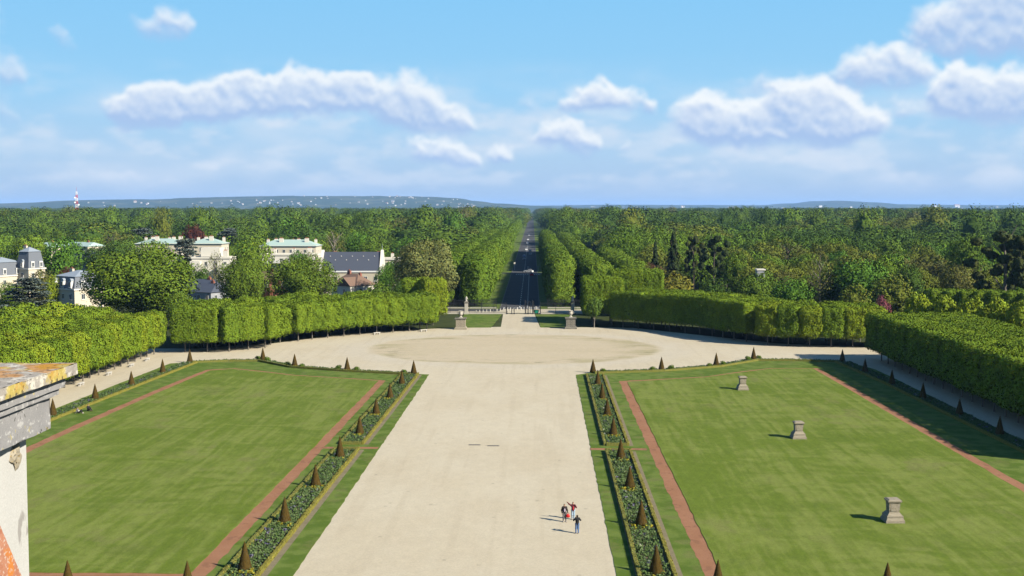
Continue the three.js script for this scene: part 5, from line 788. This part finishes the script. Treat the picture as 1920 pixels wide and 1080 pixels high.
// ---------------------------------------------------------------- traffic on the avenue
const glassCar = new THREE.MeshPhysicalMaterial({ color: colour(0.015, 0.018, 0.022), roughness: 0.05 }), tyre = std(0.015, 0.015, 0.015), rim = std(0.4, 0.4, 0.42, 0.3, { metalness: 0.8 }), lampW = std(0.75, 0.75, 0.72, 0.2), lampR = std(0.4, 0.02, 0.02, 0.3);
const carParts = (() => {
  const pts = (a) => new THREE.Shape(a.map(([x, y]) => new THREE.Vector2(x, y))), ext = (s, d, b) => { const g = new THREE.ExtrudeGeometry(s, { depth: d - 2 * b, bevelEnabled: true, bevelSize: b, bevelThickness: b, bevelSegments: 2 }); g.translate(0, 0, -(d - 2 * b) / 2); g.rotateY(Math.PI / 2); return g; };
  const wheel = new THREE.CylinderGeometry(0.32, 0.32, 0.22, 16); wheel.rotateZ(Math.PI / 2); const hub = new THREE.CylinderGeometry(0.19, 0.19, 0.24, 12); hub.rotateZ(Math.PI / 2);
  return { body: ext(pts([[-2.1, 0.3], [2.05, 0.3], [2.12, 0.55], [2.0, 0.78], [1.0, 0.92], [-1.9, 0.95], [-2.12, 0.8]]), 1.74, 0.06), cabin: ext(pts([[-1.85, 0.93], [0.95, 0.93], [0.2, 1.38], [-1.35, 1.4]]), 1.5, 0.05), roof: ext(pts([[-1.4, 1.39], [0.22, 1.37], [0.1, 1.45], [-1.3, 1.47]]), 1.42, 0.03), wheel, hub };
})();
function car(label, x, z, turn, paint) { const o = thing('car', label, 'car', x, -0.02, z, turn, 'cars on the avenue'); mesh('body', carParts.body, paint, o); mesh('windows', carParts.cabin, glassCar, o); mesh('roof', carParts.roof, paint, o); for (const [sx, sz] of [[-0.8, -1.3], [0.8, -1.3], [-0.8, 1.35], [0.8, 1.35]]) { const w = mesh('wheel', carParts.wheel, tyre, o); w.position.set(sx, 0.32, sz); mesh('rim', carParts.hub, rim, w); } for (const s of [-1, 1]) { mesh('headlight', bx(0.34, 0.14, 0.08, s * 0.6, 0.66, -2.1), lampW, o); mesh('tail_light', bx(0.26, 0.16, 0.08, s * 0.66, 0.74, 2.1), lampR, o); } return o; }
const paints = { white: std(0.75, 0.75, 0.74, 0.3), red: std(0.5, 0.02, 0.03, 0.3), silver: std(0.45, 0.46, 0.48, 0.3), black: std(0.02, 0.02, 0.025, 0.3), blue: std(0.05, 0.1, 0.25, 0.3) };
[[991, 509, 'white', 'white car turning at the zebra crossing of the avenue', 1.2, 538], [997, 516, 'red', 'red car waiting on the avenue before the crossing', 0, 512], [987, 467, 'white', 'large white car in the shaded part of the avenue', 0, 815], [994, 470, 'silver', 'silver car beside the large white one on the avenue', 0, 790], [994, 477, 'silver', 'pale car on the right lane of the dark avenue', 0, 735], [983, 480, 'blue', 'dark blue car on the left lane of the avenue', Math.PI, 700], [983, 487, 'black', 'black car on the left edge of the avenue', Math.PI, 660], [989, 455, 'white', 'white car in the queue far up the avenue, nearest of three', Math.PI, 960], [990, 449, 'white', 'white car in the queue far up the avenue, middle of three', Math.PI, 1060], [992, 441, 'silver', 'pale car in the queue far up the avenue, farthest of three', Math.PI, 1220]].forEach(([px, py, p, label, turn, Z]) => car(label, ex(px, Z), -Z, turn, paints[p]));
[[990, 520], [1009, 520], [965, 560]].forEach(([px, Z], i) => { const o = thing('signal_post', ['traffic signal post in the middle of the avenue crossing', 'traffic signal post on the right of the avenue crossing', 'white road sign post on the left verge of the avenue'][i], 'post', ex(px, Z), -0.02, -Z); mesh('pole', cyl(0.09, 0.07, 3, 0, 0, 0, 8), std(0.6, 0.6, 0.58), o); mesh(i < 2 ? 'signal_head' : 'sign_plate', i < 2 ? bx(0.36, 0.95, 0.3, 0, 3.3, 0) : bx(0.8, 0.8, 0.05, 0, 3.2, 0), i < 2 ? std(0.5, 0.5, 0.48) : white, o); });

// ---------------------------------------------------------------- the chimney beside the camera
{ const lichenTex = texture(1024, 1024, (u, v, i, j) => { const x = u * 11, z = v * 11; let c = mix3([0.30, 0.27, 0.235], [0.47, 0.43, 0.375], fbm(x * 3, z * 3, 5)); c = mix3(c, [0.62, 0.58, 0.50], smoothstep(fbm(x * 7 + 3, z * 7, 5), 0.54, 0.66)); c = mix3(c, [0.50, 0.38, 0.045], 0.75 * smoothstep(fbm(x * 1.6 + 11, z * 1.6, 6), 0.52, 0.62)); c = mix3(c, [0.52, 0.22, 0.022], 0.7 * smoothstep(fbm(x * 0.9 + 31.2, z * 0.9, 6), 0.63, 0.73)); c = mix3(c, [0.075, 0.065, 0.055], 0.8 * smoothstep(fbm(x * 9 + 7, z * 9 + 2, 4), 0.66, 0.74)); return scale3(c, 0.75 + 0.45 * hash(i, j)); });
  const greyTex = texture(1024, 1024, (u, v, i, j) => { const x = u * 10, z = v * 10; let c = mix3([0.24, 0.235, 0.235], [0.33, 0.32, 0.315], fbm(x * 3, z * 3, 5)); c = mix3(c, [0.5, 0.49, 0.47], 0.7 * smoothstep(fbm(x * 12, z * 12, 4), 0.62, 0.74)); c = mix3(c, [0.5, 0.4, 0.1], 0.6 * smoothstep(fbm(x * 4 + 8, z * 4, 4), 0.76, 0.8)); c = mix3(c, [0.06, 0.055, 0.05], smoothstep(fbm(x * 9 + 5, z * 9, 4), 0.73, 0.78)); return scale3(c, 0.85 + 0.3 * hash(i, j)); });
  const whiteTex = texture(512, 512, (u, v, i, j) => { const x = u * 3, z = v * 3; let c = mix3([0.46, 0.45, 0.42], [0.56, 0.55, 0.52], fbm(x * 2, z * 1.2, 5)); c = mix3(c, [0.24, 0.22, 0.2], 0.7 * smoothstep(fbm(x * 9 + 5, z * 4, 5), 0.66, 0.74)); return scale3(c, 0.92 + 0.16 * hash(i, j)); });
  const brickTex = texture(1024, 1024, (u, v, i, j) => { const x = u * 9, z = v * 9; let c = mix3([0.36, 0.135, 0.075], [0.5, 0.25, 0.16], fbm(x * 6, z * 6, 5)); c = mix3(c, [0.55, 0.2, 0.05], smoothstep(fbm(x * 3 + 4, z * 2, 4), 0.56, 0.66)); c = mix3(c, [0.55, 0.42, 0.34], smoothstep(fbm(x * 20, z * 20, 3), 0.62, 0.7)); return scale3(c, 0.85 + 0.3 * hash(i, j)); });
  const box3 = (w, h, d, x, y, z) => { const g = new THREE.BoxGeometry(w, h, d, 24, 6, 40); g.translate(x, y, z); const p = g.attributes.position, n = g.attributes.normal, uv = g.attributes.uv; for (let i = 0; i < p.count; i++) { const X = p.getX(i), Y = p.getY(i), Z = p.getZ(i), b = (fbm(X * 9 + Y * 5, Z * 9 + Y * 7, 3) - 0.5) * 0.03; p.setXYZ(i, X + n.getX(i) * b, Y + n.getY(i) * b, Z + n.getZ(i) * b); if (Math.abs(n.getY(i)) > 0.5) uv.setXY(i, X / 4, Z / 4); else if (Math.abs(n.getX(i)) > 0.5) uv.setXY(i, Z / 4 + 0.3, Y / 4); else uv.setXY(i, X / 4, Y / 4); } g.computeVertexNormals(); return g; };
  const o = thing('stone_chimney', 'tall chimney with a lichen covered stone cap close by at the left edge', 'chimney', 0, 0, 0);
  const part = (name, x1, zf, y0, y1, m) => mesh(name, box3(1.7, y1 - y0, 4.6, x1 - 0.85, (y0 + y1) / 2, zf + 2.3), matt(m), o);
  part('cap_slab', 3.08, -10.0, 28.555, 28.65, lichenTex); part('cap_moulding', 3.01, -9.9, 28.46, 28.553, greyTex); part('moulding_step', 2.975, -9.86, 28.40, 28.458, greyTex); part('frieze', 2.93, -9.78, 28.12, 28.398, greyTex);
  const sh = part('shaft', 2.78, -9.62, 17.5, 28.118, whiteTex);
  mesh('broken_render', (() => { const g = new THREE.IcosahedronGeometry(0.09, 2), p = g.attributes.position; for (let i = 0; i < p.count; i++) { const w = 0.6 + 0.8 * vn(p.getX(i) * 22 + 3, p.getY(i) * 22 + p.getZ(i) * 17); p.setXYZ(i, p.getX(i) * 0.35 * w, p.getY(i) * 1.1 * w, p.getZ(i) * w); } g.computeVertexNormals(); g.translate(2.785, 27.96, -9.42); return g; })(), matt(stoneTex), sh);
  const b = thing('brick_coping', 'slanting weathered orange brick coping against the chimney foot', 'coping', 0, 0, 0), s = new THREE.Shape([[7.6, 29.3], [8.8, 27.59], [9.22, 26.97], [9.22, 17.5], [7.6, 17.5]].map(([a, c]) => new THREE.Vector2(a, c))), g = new THREE.ExtrudeGeometry(s, { depth: 0.09, bevelEnabled: true, bevelSize: 0.012, bevelThickness: 0.012, bevelSegments: 2 }); g.rotateY(Math.PI / 2); g.translate(2.81, 0, 0);
  { const p = g.attributes.position, uv = g.attributes.uv; for (let i = 0; i < p.count; i++) uv.setXY(i, p.getZ(i) / 3, p.getY(i) / 3); } mesh('coping_face', g, matt(brickTex), b);
  structure('castle_wall', bx(70, 17.6, 26, -20, 8.75, 3.2), stone, 'pale castle wall under the chimney', 'wall'); }
renderer.render(scene, camera);
